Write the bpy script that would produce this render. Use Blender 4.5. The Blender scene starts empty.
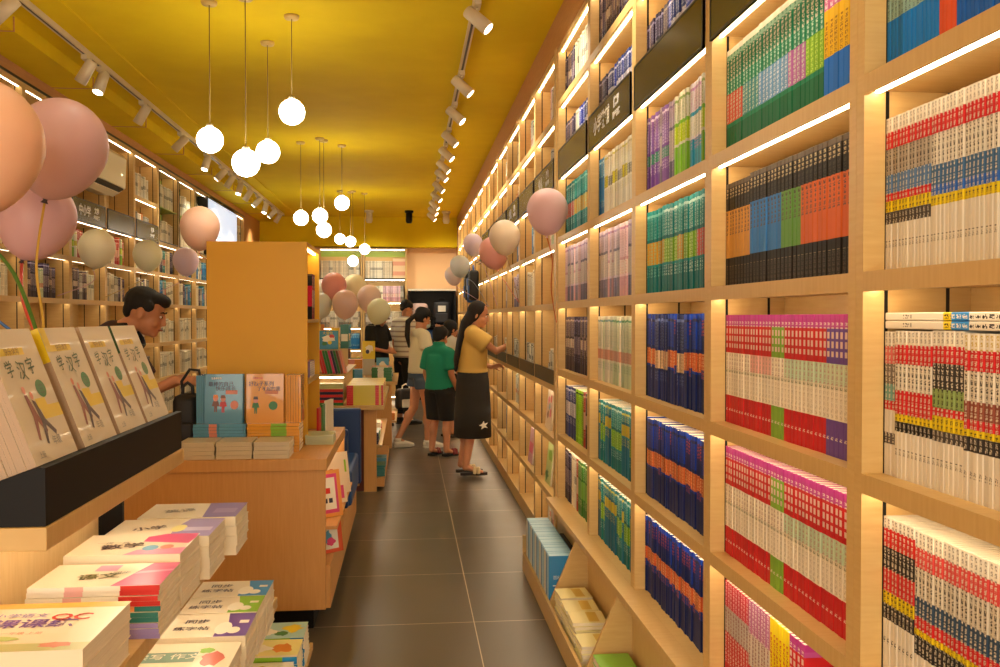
import bpy, bmesh, math, random
from mathutils import Vector, Matrix, noise
R = math.radians
PI = math.pi
rnd = random.Random(7)
SC = bpy.context.scene
C = SC.collection

# ------------------------------------------------------------------ camera, world, exposure
cam_d = bpy.data.cameras.new('camera'); cam_d.sensor_width = 36; cam_d.lens = 32.58
cam_d.clip_start = 0.05; cam_d.clip_end = 100
cam = bpy.data.objects.new('camera', cam_d); C.objects.link(cam)
cam.location = (0, 0, 1.45)
cam.rotation_euler = (R(90 - 1.039), 0, R(-5.805))
SC.camera = cam
SC.view_settings.view_transform = 'Standard'
SC.view_settings.look = 'None'
SC.view_settings.gamma = 1
SC.view_settings.use_curve_mapping = False
SC.view_settings.exposure = -0.05
wd = bpy.data.worlds.new('world'); SC.world = wd; wd.use_nodes = True
wd.node_tree.nodes['Background'].inputs[0].default_value = (1.0, 0.80, 0.58, 1)
wd.node_tree.nodes['Background'].inputs[1].default_value = 0.5
# unseen fill lamp added behind the camera to brighten the surfaces facing it
ad = bpy.data.lights.new('front_fill_light', 'AREA'); ad.shape = 'RECTANGLE'; ad.size = 3.0; ad.size_y = 2.4
ad.energy = 120; ad.color = (1.0, 0.90, 0.76)
ao = bpy.data.objects.new('front_fill_light', ad); C.objects.link(ao)
ao.location = (-0.8, -2.2, 1.6); ao.rotation_euler = (R(90), 0, 0)

LED = 21.0        # radiance of the shelf strips
GLOBE = 26.0
SPOT_W = 48.0

# ------------------------------------------------------------------ helpers
def srgb(h):
    h = h.lstrip('#'); c = [int(h[i:i+2], 16)/255 for i in (0, 2, 4)]
    return tuple((x/12.92 if x <= .04045 else ((x+.055)/1.055)**2.4) for x in c) + (1,)

MATS = {}
def mat(name, col, rough=.5, metal=0, emit=0, emitcol=None, alpha=None, trans=0, spec=.5, coat=0):
    if name in MATS: return MATS[name]
    m = bpy.data.materials.new(name); m.use_nodes = True
    b = m.node_tree.nodes['Principled BSDF']
    c = srgb(col) if isinstance(col, str) else col
    b.inputs['Base Color'].default_value = c
    b.inputs['Roughness'].default_value = rough
    b.inputs['Metallic'].default_value = metal
    b.inputs['Specular IOR Level'].default_value = spec
    b.inputs['Coat Weight'].default_value = coat
    if emit:
        b.inputs['Emission Color'].default_value = srgb(emitcol) if emitcol else c
        b.inputs['Emission Strength'].default_value = emit
    if trans: b.inputs['Transmission Weight'].default_value = trans
    m.diffuse_color = c
    MATS[name] = m
    return m

def N(nt, t, **kw):
    n = nt.nodes.new(t)
    for k, v in kw.items(): setattr(n, k, v)
    return n

def grain_mat(name, c1, c2, scale=(2, 2, 30), rough=.45, bump=.0, nscale=4):
    """two tones mixed by a stretched noise in object space"""
    m = mat(name, c1, rough); nt = m.node_tree; b = nt.nodes['Principled BSDF']
    tc = N(nt, 'ShaderNodeTexCoord'); mp = N(nt, 'ShaderNodeMapping'); mp.inputs['Scale'].default_value = scale
    ns = N(nt, 'ShaderNodeTexNoise'); ns.inputs['Scale'].default_value = nscale; ns.inputs['Detail'].default_value = 3
    rp = N(nt, 'ShaderNodeValToRGB'); rp.color_ramp.elements[0].color = srgb(c1); rp.color_ramp.elements[1].color = srgb(c2)
    rp.color_ramp.elements[0].position = .3; rp.color_ramp.elements[1].position = .7
    L = nt.links.new
    L(tc.outputs['Object'], mp.inputs[0]); L(mp.outputs[0], ns.inputs['Vector']); L(ns.outputs[0], rp.inputs[0]); L(rp.outputs[0], b.inputs['Base Color'])
    if bump:
        bp = N(nt, 'ShaderNodeBump'); bp.inputs['Strength'].default_value = bump; bp.inputs['Distance'].default_value = .002
        L(ns.outputs[0], bp.inputs['Height']); L(bp.outputs[0], b.inputs['Normal'])
    return m

def spine_mat(name, bands, rough=.5, vary=.10):
    """bands from the top: (end 0..1, colour, text colour or None)"""
    m = mat(name, bands[0][1], rough, spec=.22); nt = m.node_tree; b = nt.nodes['Principled BSDF']; L = nt.links.new
    uv = N(nt, 'ShaderNodeUVMap', uv_map='UVMap'); sp = N(nt, 'ShaderNodeSeparateXYZ'); L(uv.outputs[0], sp.inputs[0])
    inv = N(nt, 'ShaderNodeMath', operation='SUBTRACT'); inv.inputs[0].default_value = 1; L(sp.outputs[1], inv.inputs[1])
    def ramp(vals):
        r = N(nt, 'ShaderNodeValToRGB'); r.color_ramp.interpolation = 'CONSTANT'
        els = r.color_ramp.elements; els.remove(els[1]); els[0].position = 0; els[0].color = vals[0][1]
        for p, c in vals[1:]:
            e = els.new(min(p, .999)); e.color = c
        L(inv.outputs[0], r.inputs[0]); return r
    st = 0; v1 = []; v2 = []
    for bd in bands:
        e, c = bd[0], bd[1]; t = bd[2] if len(bd) > 2 else None
        v1.append((st, srgb(c))); tc = srgb(t) if t else (0, 0, 0, 1)
        v2.append((st, (tc[0], tc[1], tc[2], (.5 if len(bd) > 3 else 1.0) if t else 0.0))); st = e
    r1, r2 = ramp(v1), ramp(v2)
    mp = N(nt, 'ShaderNodeMapping'); mp.inputs['Scale'].default_value = (2.2, 62, 1); L(uv.outputs[0], mp.inputs[0])
    ns = N(nt, 'ShaderNodeTexNoise'); ns.inputs['Scale'].default_value = 1.6; ns.inputs['Detail'].default_value = 1; L(mp.outputs[0], ns.inputs[0])
    g = N(nt, 'ShaderNodeMath', operation='GREATER_THAN'); g.inputs[1].default_value = .49; L(ns.outputs[0], g.inputs[0])
    # margins left and right of the lettering, gaps between characters
    a = N(nt, 'ShaderNodeMath', operation='SUBTRACT'); a.inputs[1].default_value = .5; L(sp.outputs[0], a.inputs[0])
    ab = N(nt, 'ShaderNodeMath', operation='ABSOLUTE'); L(a.outputs[0], ab.inputs[0])
    lt = N(nt, 'ShaderNodeMath', operation='LESS_THAN'); lt.inputs[1].default_value = .30; L(ab.outputs[0], lt.inputs[0])
    ml = N(nt, 'ShaderNodeMath', operation='MULTIPLY'); ml.inputs[1].default_value = 26; L(sp.outputs[1], ml.inputs[0])
    fr = N(nt, 'ShaderNodeMath', operation='FRACT'); L(ml.outputs[0], fr.inputs[0])
    l2 = N(nt, 'ShaderNodeMath', operation='LESS_THAN'); l2.inputs[1].default_value = .76; L(fr.outputs[0], l2.inputs[0])
    p = g
    for q in (lt, l2):
        mm = N(nt, 'ShaderNodeMath', operation='MULTIPLY'); L(p.outputs[0], mm.inputs[0]); L(q.outputs[0], mm.inputs[1]); p = mm
    lo = N(nt, 'ShaderNodeMath', operation='LESS_THAN'); lo.inputs[1].default_value = .75; L(r2.outputs[1], lo.inputs[0])
    lm = N(nt, 'ShaderNodeMath', operation='MULTIPLY'); L(lo.outputs[0], lm.inputs[0]); L(lt.outputs[0], lm.inputs[1])
    pm_ = N(nt, 'ShaderNodeMath', operation='MAXIMUM'); L(p.outputs[0], pm_.inputs[0]); L(lm.outputs[0], pm_.inputs[1])
    hi = N(nt, 'ShaderNodeMath', operation='GREATER_THAN'); hi.inputs[1].default_value = .25; L(r2.outputs[1], hi.inputs[0])
    mm = N(nt, 'ShaderNodeMath', operation='MULTIPLY'); L(pm_.outputs[0], mm.inputs[0]); L(hi.outputs[0], mm.inputs[1])
    mx = N(nt, 'ShaderNodeMix', data_type='RGBA'); L(mm.outputs[0], mx.inputs[0]); L(r1.outputs[0], mx.inputs[6]); L(r2.outputs[0], mx.inputs[7])
    oi = N(nt, 'ShaderNodeObjectInfo'); hs = N(nt, 'ShaderNodeHueSaturation')
    mr = N(nt, 'ShaderNodeMapRange'); mr.inputs[3].default_value = 1 - vary; mr.inputs[4].default_value = 1 + vary*.6
    vu = N(nt, 'ShaderNodeUVMap', uv_map='Variation'); vs_ = N(nt, 'ShaderNodeSeparateXYZ'); L(vu.outputs[0], vs_.inputs[0])
    ad_ = N(nt, 'ShaderNodeMath', operation='ADD'); L(oi.outputs['Random'], ad_.inputs[0]); L(vs_.outputs[0], ad_.inputs[1])
    fr_ = N(nt, 'ShaderNodeMath', operation='FRACT'); L(ad_.outputs[0], fr_.inputs[0]); L(fr_.outputs[0], mr.inputs[0])
    vm = N(nt, 'ShaderNodeCombineXYZ'); L(fr_.outputs[0], vm.inputs[0]); L(fr_.outputs[0], vm.inputs[1])
    va = N(nt, 'ShaderNodeVectorMath', operation='ADD'); L(mp.outputs[0], va.inputs[0]); va2 = N(nt, 'ShaderNodeVectorMath', operation='SCALE'); va2.inputs[3].default_value = 7 if vary > .15 else 0; L(vm.outputs[0], va2.inputs[0]); L(va2.outputs[0], va.inputs[1]); L(va.outputs[0], ns.inputs[0]); L(mr.outputs[0], hs.inputs['Value']); L(mx.outputs[2], hs.inputs['Color'])
    L(hs.outputs[0], b.inputs['Base Color'])
    return m

class MB:
    def __init__(s): s.bm = bmesh.new(); s.uv = s.bm.loops.layers.uv.new('UVMap'); s.rv = s.bm.loops.layers.uv.new('Variation'); s.rval = 0; s.mats = []
    def mi(s, m):
        if m not in s.mats: s.mats.append(m)
        return s.mats.index(m)
    def face(s, vs, m, uvs=None, smooth=False):
        try: f = s.bm.faces.new(vs)
        except ValueError: return None
        if s.rval:
            for l in f.loops: l[s.rv].uv = (s.rval, 0)
        f.material_index = s.mi(m); f.smooth = smooth
        if uvs:
            for l, q in zip(f.loops, uvs): l[s.uv].uv = q
        return f
    def poly(s, pts, m): return s.face([s.bm.verts.new(p) for p in pts], m)
    def box(s, x0, x1, y0, y1, z0, z1, m, M=None, bev=0):
        vs = [s.bm.verts.new((x, y, z)) for x in (x0, x1) for y in (y0, y1) for z in (z0, z1)]
        fs = [s.face([vs[i] for i in q], m) for q in ((0, 1, 3, 2), (4, 6, 7, 5), (0, 4, 5, 1), (2, 3, 7, 6), (0, 2, 6, 4), (1, 5, 7, 3))]
        if bev:
            es = list({e for f in fs for e in f.edges})
            r = bmesh.ops.bevel(s.bm, geom=es, offset=bev, segments=2, affect='EDGES', profile=.5)
            vs = list({v for f in r['faces'] for v in f.verts} | {v for v in vs if v.is_valid})
        if M is not None:
            for v in vs: v.co = M @ v.co
        return s
    def prism(s, pts, axis, a0, a1, m):
        """closed outline pts (2D) extruded along axis 0/1/2"""
        def P(p, a):
            q = list(p); q.insert(axis, a); return q
        A = [s.bm.verts.new(P(p, a0)) for p in pts]; B_ = [s.bm.verts.new(P(p, a1)) for p in pts]
        s.face(A, m); s.face(B_[::-1], m); n = len(pts)
        for i in range(n): s.face([A[i], B_[i], B_[(i+1) % n], A[(i+1) % n]], m)
        return s
    def lathe(s, prof, m, M=None, n=24, smooth=True):
        rings = []
        for r, z in prof:
            if r < 1e-5: rings.append([s.bm.verts.new((0, 0, z))])
            else: rings.append([s.bm.verts.new((r*math.cos(2*PI*k/n), r*math.sin(2*PI*k/n), z)) for k in range(n)])
        if M is not None:
            for rg in rings:
                for v in rg: v.co = M @ v.co
        for a, b in zip(rings, rings[1:]):
            for k in range(n):
                k2 = (k+1) % n
                if len(a) == 1 and len(b) == 1: continue
                if len(a) == 1: s.face([a[0], b[k2], b[k]], m, smooth=smooth)
                elif len(b) == 1: s.face([a[k], a[k2], b[0]], m, smooth=smooth)
                else: s.face([a[k], a[k2], b[k2], b[k]], m, smooth=smooth)
        return s
    def tube(s, pts, rad, m, n=8, side=None, caps=True, smooth=True):
        """rings along pts; rad a number or list of numbers or (a, b) pairs; rounded ends"""
        pts = [Vector(p) for p in pts]; k = len(pts)
        rr = [(q, q) if not isinstance(q, (tuple, list)) else q for q in (rad if isinstance(rad, list) else [rad]*k)]
        P_, R_, T_ = [], [], []
        for i, p in enumerate(pts):
            t = (pts[min(i+1, k-1)] - pts[max(i-1, 0)]); t.normalize(); T_.append(t)
        seq = []
        if caps:
            for a in (80, 55, 28): seq.append((pts[0] - T_[0]*min(rr[0])*math.sin(R(a)), [x*math.cos(R(a)) for x in rr[0]], T_[0]))
        for i in range(k): seq.append((pts[i], rr[i], T_[i]))
        if caps:
            for a in (28, 55, 80): seq.append((pts[-1] + T_[-1]*min(rr[-1])*math.sin(R(a)), [x*math.cos(R(a)) for x in rr[-1]], T_[-1]))
        prev = Vector(side) if side else (Vector((1, 0, 0)) if abs(T_[0].x) < .9 else Vector((0, 1, 0)))
        rings = []
        for c, r, t in seq:
            u = prev - t*prev.dot(t)
            if u.length < 1e-4: u = t.orthogonal()
            u.normalize(); w = t.cross(u)
            if not side: prev = u
            rings.append([s.bm.verts.new(c + u*r[0]*math.cos(2*PI*j/n) + w*r[1]*math.sin(2*PI*j/n)) for j in range(n)])
        for a, b in zip(rings, rings[1:]):
            for j in range(n): s.face([a[j], a[(j+1) % n], b[(j+1) % n], b[j]], m, smooth=smooth)
        s.face(rings[0][::-1], m, smooth=smooth); s.face(rings[-1], m, smooth=smooth)
        return s
    def ell(s, c, r, m, M=None, seg=14, rings=9):
        prof = [(math.sin(PI*i/rings), -math.cos(PI*i/rings)) for i in range(rings+1)]
        T = Matrix.Translation(c) @ (M.to_4x4() if M is not None else Matrix()) @ Matrix.Diagonal((r[0], r[1], r[2], 1))
        return s.lathe([(max(a, 0), b) for a, b in prof], m, T, seg)
    def text(s, body, size, m, M, bold=.0, align='CENTER'):
        cu = bpy.data.curves.new('t', 'FONT'); cu.body = body; cu.size = size; cu.align_x = align; cu.align_y = 'CENTER'; cu.offset = bold; cu.resolution_u = 2
        o = bpy.data.objects.new('t', cu); C.objects.link(o)
        me = bpy.data.meshes.new_from_object(o.evaluated_get(bpy.context.evaluated_depsgraph_get()))
        bpy.data.objects.remove(o); bpy.data.curves.remove(cu)
        vs = [s.bm.verts.new(M @ v.co) for v in me.vertices]
        for p in me.polygons: s.face([vs[i] for i in p.vertices], m)
        bpy.data.meshes.remove(me); return s
    def mesh(s, name='mesh', normals=True):
        if normals: bmesh.ops.recalc_face_normals(s.bm, faces=s.bm.faces)
        me = bpy.data.meshes.new(name); s.bm.to_mesh(me); s.bm.free()
        for m in s.mats: me.materials.append(m)
        return me
    def obj(s, name, parent=None, loc=(0, 0, 0), rotz=0, normals=True):
        return link(name, s.mesh(name, normals), parent, loc, rotz)

def link(name, data, parent=None, loc=(0, 0, 0), rotz=0):
    o = bpy.data.objects.new(name, data); C.objects.link(o); o.location = loc
    o.rotation_euler = (0, 0, rotz) if not isinstance(rotz, (tuple, list)) else rotz
    if parent: o.parent = parent
    return o
def tag(o, label, cat, group=None, kind=None):
    o['label'] = label; o['category'] = cat
    if group: o['group'] = group
    if kind: o['kind'] = kind
    return o
def thing(name, label, cat, loc=(0, 0, 0), rotz=0, group=None):
    return tag(link(name, None, None, loc, rotz), label, cat, group)
def struct(mb, name):
    o = mb.obj(name); o['kind'] = 'structure'; return o
KIDS = {}
def dup(o, loc=None, rot=None, label=None, group=None):
    c = o.copy(); C.objects.link(c)
    if loc is not None: c.location = loc
    if rot is not None: c.rotation_euler = rot if isinstance(rot, (tuple, list)) else (0, 0, rot)
    if label: c['label'] = label
    if group: c['group'] = group
    for ch in [k for k in o.children]:
        d = ch.copy(); C.objects.link(d); d.parent = c
        for g in [k for k in ch.children]:
            e = g.copy(); C.objects.link(e); e.parent = d
    return c
def T(x, y, z): return Matrix.Translation((x, y, z))
def RX(a): return Matrix.Rotation(R(a), 4, 'X')
def RY(a): return Matrix.Rotation(R(a), 4, 'Y')
def RZ(a): return Matrix.Rotation(R(a), 4, 'Z')

# ------------------------------------------------------------------ materials
wood = grain_mat('maple_veneer', '#d3b070', '#cba464', (3, 3, 26), .42)
wood_h = grain_mat('maple_board', '#d1ad6e', '#c9a262', (3, 26, 3), .42)
desk_wood = grain_mat('desk_laminate', '#d39c58', '#cc9450', (30, 2, 2), .5)
fascia_wood = grain_mat('fascia_veneer', '#c28a50', '#b67e46', (3, 2, 26), .5)
ceil_m = grain_mat('yellow_ceiling_paint', '#e6c81a', '#e0c016', (1, 1, 1), .8)
ceil_m.node_tree.nodes['Principled BSDF'].inputs['Specular IOR Level'].default_value = .15
peach = mat('peach_wall_paint', '#eabf8c', .7)
col_yel = mat('orange_yellow_laminate', '#e8ae1a', .5)
col_in = mat('bright_yellow_laminate', '#f2b81c', .5)
black = mat('black_laminate', '#0c0908', .55, spec=.25)
blackmetal = mat('black_metal', '#191614', .35, .3)
sign_m = mat('dark_sign_panel', '#2e2a1c', .25)
white_txt = mat('white_lettering', '#f0ead8', .5)
led = mat('led_strip_light', '#fff0d8', .5, emit=LED, emitcol='#ffeccb')
globe_m = mat('opal_glass_lit', '#fff6e0', .3, emit=GLOBE, emitcol='#fff4dc')
led_soft = mat('led_strip_soft', '#fff0d8', .5, emit=LED*.55, emitcol='#ffeccb')
spot_face = mat('spot_lens_lit', '#fff6e0', .3, emit=14, emitcol='#fff0d0')
white_p = mat('white_painted_metal', '#d8c8a8', .4)
pages = grain_mat('paper_page_edges', '#efe4cc', '#ddd0b6', (4, 4, 420), .8)
pages_v = grain_mat('paper_page_edges_upright', '#efe6d0', '#ddd1b8', (4, 420, 4), .8)
navy = mat('navy_vinyl', '#1d3c70', .45)

# floor: large dark grey-brown tiles with pale joints
def floor_mat():
    m = mat('dark_porcelain_tile', '#5d5145', .3); nt = m.node_tree; b = nt.nodes['Principled BSDF']; L = nt.links.new
    tc = N(nt, 'ShaderNodeTexCoord'); mp = N(nt, 'ShaderNodeMapping'); mp.inputs['Location'].default_value = (-0.31, -4.27, 0)
    L(tc.outputs['Object'], mp.inputs[0]); sp = N(nt, 'ShaderNodeSeparateXYZ'); L(mp.outputs[0], sp.inputs[0])
    ms = []
    for ax, w in ((0, .0022), (1, .0022)):
        d = N(nt, 'ShaderNodeMath', operation='DIVIDE'); d.inputs[1].default_value = .82; L(sp.outputs[ax], d.inputs[0])
        f = N(nt, 'ShaderNodeMath', operation='FRACT'); L(d.outputs[0], f.inputs[0])
        pp = N(nt, 'ShaderNodeMath', operation='SUBTRACT'); pp.inputs[1].default_value = .5; L(f.outputs[0], pp.inputs[0])
        ab = N(nt, 'ShaderNodeMath', operation='ABSOLUTE'); L(pp.outputs[0], ab.inputs[0])
        g = N(nt, 'ShaderNodeMath', operation='GREATER_THAN'); g.inputs[1].default_value = .5 - w/.82; L(ab.outputs[0], g.inputs[0]); ms.append(g)
    mxm = N(nt, 'ShaderNodeMath', operation='MAXIMUM'); L(ms[0].outputs[0], mxm.inputs[0]); L(ms[1].outputs[0], mxm.inputs[1])
    ns = N(nt, 'ShaderNodeTexNoise'); ns.inputs['Scale'].default_value = 3; ns.inputs['Detail'].default_value = 6; L(tc.outputs['Object'], ns.inputs[0])
    rp = N(nt, 'ShaderNodeValToRGB'); rp.color_ramp.elements[0].color = srgb('#4c4437'); rp.color_ramp.elements[1].color = srgb('#5a5142'); L(ns.outputs[0], rp.inputs[0])
    mx = N(nt, 'ShaderNodeMix', data_type='RGBA'); L(mxm.outputs[0], mx.inputs[0]); L(rp.outputs[0], mx.inputs[6]); mx.inputs[7].default_value = srgb('#c9b89a'); L(mx.outputs[2], b.inputs['Base Color'])
    rr = N(nt, 'ShaderNodeMapRange'); rr.inputs[3].default_value = .26; rr.inputs[4].default_value = .38; L(ns.outputs[0], rr.inputs[0]); L(rr.outputs[0], b.inputs['Roughness'])
    return m
tile = floor_mat()

# ------------------------------------------------------------------ room shell
ZC = 3.15
struct(MB().box(-2.95, 1.35, -2.6, 16.4, -.1, 0, tile), 'floor')
c = MB(); c.box(-1.87, 1.35, -2.6, 15.7, ZC+.02, ZC+.2, ceil_m); c.box(-2.22, -1.87, -2.6, 15.7, ZC-.01+.02, ZC+.2, ceil_m)
c.box(-2.95, -2.22, -2.6, 15.7, ZC-.08, ZC+.2, ceil_m)
c.box(-2.95, 1.35, 15.7, 16.4, 2.66, ZC+.2, ceil_m)
struct(c, 'ceiling')
j = MB()
for k in range(9):
    y = 4.1 + k*1.3
    j.box(-2.5, -2.215, y, y+.012, ZC-.084, ZC-.08, fascia_wood); j.box(-2.222, -2.214, y, y+.012, ZC-.084, ZC-.0, fascia_wood)
struct(j, 'trim_1')
struct(MB().box(1.18, 1.35, -2.6, 16.4, 0, ZC+.1, peach), 'wall_right')
struct(MB().box(-2.95, -2.83, -2.6, 16.4, 0, ZC+.1, peach), 'wall_left')
struct(MB().box(-2.95, 1.35, 16.0, 16.12, 0, 3.0, peach), 'wall_back')
struct(MB().box(-2.83, -2.5, 14.24, 16.0, 0, ZC-.08, fascia_wood), 'wall_corner')
struct(MB().box(.845, 1.18, -.1, 16.0, 2.975, ZC+.02, fascia_wood), 'trim_right')
struct(MB().box(-2.83, -2.497, -.1, 14.24, 3.0, ZC-.08, fascia_wood).box(-2.5, -2.492, -.1, 14.24, 2.985, 3.0, blackmetal), 'trim_left')
struct(MB().box(.85, 1.18, 15.46, 16.0, 0, 2.975, fascia_wood), 'wall_end')

glow_g = mat('green_glass_and_glow', '#9ab83a', .3)  # green glass colour that also carries the cells' green light
# ------------------------------------------------------------------ bookcases
NEAR_Z = [.42, .785, 1.155, 1.535, 1.903, 2.268, 2.67]
FAR_Z = [.10, .385, .735, 1.05, 1.53, 1.88, 2.24, 2.62]
LEFT_Z = [.10, .45, .83, 1.19, 1.585, 1.905, 2.215, 2.58]
TOPZ = 2.985
def board_mesh(W, ext=0):
    return MB().box(.006, .215, .028, W-.028, -.03, 0, wood_h).box(0, .006, .028, W-.028, -.037, 0, wood_h).mesh('shelf_board')
def strip_mesh(W, led=led):
    return MB().box(.020, .029, .032, W-.032, -.0345, -.0302, led).mesh('led_strip')
def bookcase(Y, W, zs, label, left=False, group=None, skip=(), rails=True, X=.85, name='bookcase', nostrip=(), base=0.0):
    o = thing(name, label, 'bookcase', (X, Y, 0) if not left else (-2.5, Y+W, 0), 0 if not left else PI, group)
    f = MB(); f.box(0, .215, 0, .028, base, TOPZ, wood); f.obj('side_panel', o)
    f = MB(); f.box(0, .215, W-.028, W, base, TOPZ, wood); f.obj('side_panel', o)
    MB().box(.215, .233, 0, W, base, TOPZ, wood).obj('back_panel', o)
    rl = MB()
    for fx in (.042, .165):
        for a, b in ((.0278, .0288), (W-.0288, W-.0278)): rl.box(fx, fx+.007, a, b, base+.05, TOPZ-.03, blackmetal)
    rl.obj('slotted_rail', o)
    bm_ = board_mesh(W); sm = strip_mesh(W, led_soft if left else led)
    if base < .1 and zs[0] > .05:
        MB().box(.0, .02, .028, W-.028, 0, zs[0]-.03, wood_h).obj('plinth', o)
    for i, z in enumerate(list(zs) + [TOPZ]):
        if i in skip: continue
        b = link('shelf_board', bm_, o, (0, 0, z))
        if i > 0 and i not in nostrip: link('led_strip', sm, b)
    return o

def sign(parent_label, X, Y0, Y1, z0, z1, txt, left=False):
    s = -1 if not left else 1
    o = thing('shelf_sign', parent_label, 'sign', (X, (Y0+Y1)/2, z0), 0, None)
    w = (Y1-Y0)/2; h = z1-z0
    MB().box(-.003, .003, -w, w, 0, h, sign_m).obj('sign_panel', o)
    fr = MB()
    for a, b, c_, d in ((-w, w, 0, .008), (-w, w, h-.008, h), (-w, -w+.008, 0, h), (w-.008, w, 0, h)): fr.box(-.0042, .0042, a, b, c_, d, blackmetal)
    fr.obj('sign_frame', o)
    if txt:
        # reading direction: on the right wall text runs towards -Y, on the left wall towards +Y
        M = (T(-.0036, 0, h*.5) @ Matrix(((0, 0, -1, 0), (-1, 0, 0, 0), (0, 1, 0, 0), (0, 0, 0, 1)))) if not left else (T(.0036, 0, h*.5) @ Matrix(((0, 0, 1, 0), (1, 0, 0, 0), (0, 1, 0, 0), (0, 0, 0, 1))))
        t = MB()
        t.text(txt[0], h*.50, white_txt, M @ T(-w*.30, 0, 0), .002)
        t.text(txt[1], h*.30, white_txt, M @ T(w*.42, h*.14, 0), .002)
        t.text(txt[2], h*.20, white_txt, M @ T(w*.42, -h*.16, 0), .001)
        t.obj('sign_lettering', o, normals=False)
    return o

PW = .855
near_Y = [.797, 1.652, 2.508, 3.364, 4.22]
WN = [.854, .855, .855, .855, .90]
FAR0 = 5.195
nn = ['nearest bay of the right wall, white spined books', 'bay of red, green and black spined books on the right wall', 'bay of navy spined books on the right wall', 'bay with pastel and teal spined books under a lettered sign', 'last full bay before the half-empty shelves, teal books high up']
for k, y in enumerate(near_Y):
    bookcase(y, WN[k], NEAR_Z, 'tall maple bookcase, ' + nn[k], base=.0, group='bookcases along the right wall', skip=())
struct(MB().box(.842, 1.065, 5.1205, 5.194, 0, 2.985, wood), 'trim_2')
for k in range(12):
    nm = ['first half-empty maple bookcase past the bin of blue boxed books', 'second half-empty maple bookcase past the blue boxed books', 'third half-empty maple bookcase, left of the pink book cell'][k] if k < 3 else 'half-empty lit maple bookcase further down the right wall'
    bookcase(FAR0 + PW*k, PW, FAR_Z, nm, group='half-empty bookcases along the right wall' if k > 2 else 'bookcases along the right wall', base=.0)
LP = .8
left_edges = [11.84 - LP*k for k in range(1, 11)]
for k, y in enumerate(left_edges):
    sk = [7] if (y < 8.6 and y > 6.9) or y > 9.3 else []
    lb = 'lit maple bookcase on the left wall with white books behind glass up high' if y > 9.3 else ('maple bookcase on the left wall around the air conditioner' if 6.9 < y < 7.2 else ('maple bookcase on the left wall under the plain dark sign' if 7.8 < y < 8 else ('maple bookcase on the left wall with book rows in both top compartments' if y > 8.5 else 'maple bookcase on the left wall behind the big balloons')))
    bookcase(y, LP, LEFT_Z, lb, left=True, group='bookcases along the left wall, ' + lb[-12:], skip=sk)
    if y > 9.3:
        gb_ = C.objects[-1] if False else [o_ for o_ in C.objects if o_.name.startswith('bookcase') and abs(o_.location.y - y - LP) < 1e-4 and o_.location.x < 0][0]
        MB().box(.01, .20, .03, LP-.03, 2.572, 2.58, glow_g).obj('glass_shelf', gb_); MB().box(.17, .213, .03, LP-.03, 2.84, 2.93, glow_g).obj('green_glass_glow', gb_); MB().box(.17, .213, .03, LP-.03, 2.50, 2.56, glow_g).obj('green_glass_glow', gb_)  # bars at the back put the cell's green light into their colour
        fr_ = MB()
        for a, b, c_, d in ((.028, .038, 2.22, 2.95), (LP-.038, LP-.028, 2.22, 2.95), (.028, LP-.028, 2.216, 2.228), (.028, LP-.028, 2.938, 2.95)): fr_.box(-.006, -.0005, a, b, c_, d, blackmetal)
        fr_.obj('door_frame', gb_)
bookcase(11.84, .8, LEFT_Z[:6], 'lit maple bookcase below the glowing white screen, near half', left=True, skip=(6,), nostrip=())
bookcase(12.64, .8, LEFT_Z[:6], 'lit maple bookcase below the glowing white screen, far half', left=True, skip=(6,))
bookcase(13.44, .8, LEFT_Z, 'last lit maple bookcase on the left wall beyond the screen', left=True)

# black ledge trays across the half-empty bays
for k in range(7):
    o = tag(MB().box(-.004, .008, .03, PW-.03, 0, .085, mat('tray_dark_olive', '#2c261a', .4)).box(.008, .10, .03, PW-.03, .0, .008, black).obj('ledge_tray', None, (.85, FAR0+PW*k, 1.051)), 'black ledge tray across the half-empty bays of the right wall', 'tray', 'black ledge trays on the right wall')

# signs
SG = [('plain black sign board in the bay of white spined books', ''), ('black sign board with a white mark above the green books', ('图书', '★', '精品阅读')), ('plain black sign board above the purple and yellow books', ''), ('black sign board with white lettering above the white and yellow books', ('小学教辅', '练习', '同步训练')), ('plain black sign board above the teal books next to the pink balloon', '')]
for k, y in enumerate(near_Y):
    sign(SG[k][0], .8455, y+.03, y+PW-.03, 2.222, 2.385, SG[k][1])
for k in range(6):
    y = FAR0 + PW*k
    lb = 'dark lettered sign above the half-empty shelves right of the pink balloon' if k == 0 else ('dark sign board over the half-empty bays, beyond the pink balloon')
    s_ = sign(lb, .8455, y+.03, y+PW-.03, 2.205, 2.375, ('少儿', '读物', '绘本天地') if k % 2 == 0 else '')
    if k: s_['group'] = 'dark sign boards over the half-empty bays'
for y0, tx, lb in ((7.04, ('中小学', '文学', '经典名著'), 'dark sign with white lettering under the air conditioner'), (7.84, '', 'plain dark sign panel between two lettered signs on the left wall'), (8.64, ('', '社科', '历史地理'), 'small dark lettered sign on the left wall, furthest one'), (6.24, '', 'dark sign panel on the left wall behind the pink balloon'), (5.44, '', 'plain dark sign panel on the left wall hidden by big balloons')):
    sign(lb, -2.4955, y0+.03, y0+.77, 2.185, 2.36, tx, left=True)

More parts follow.
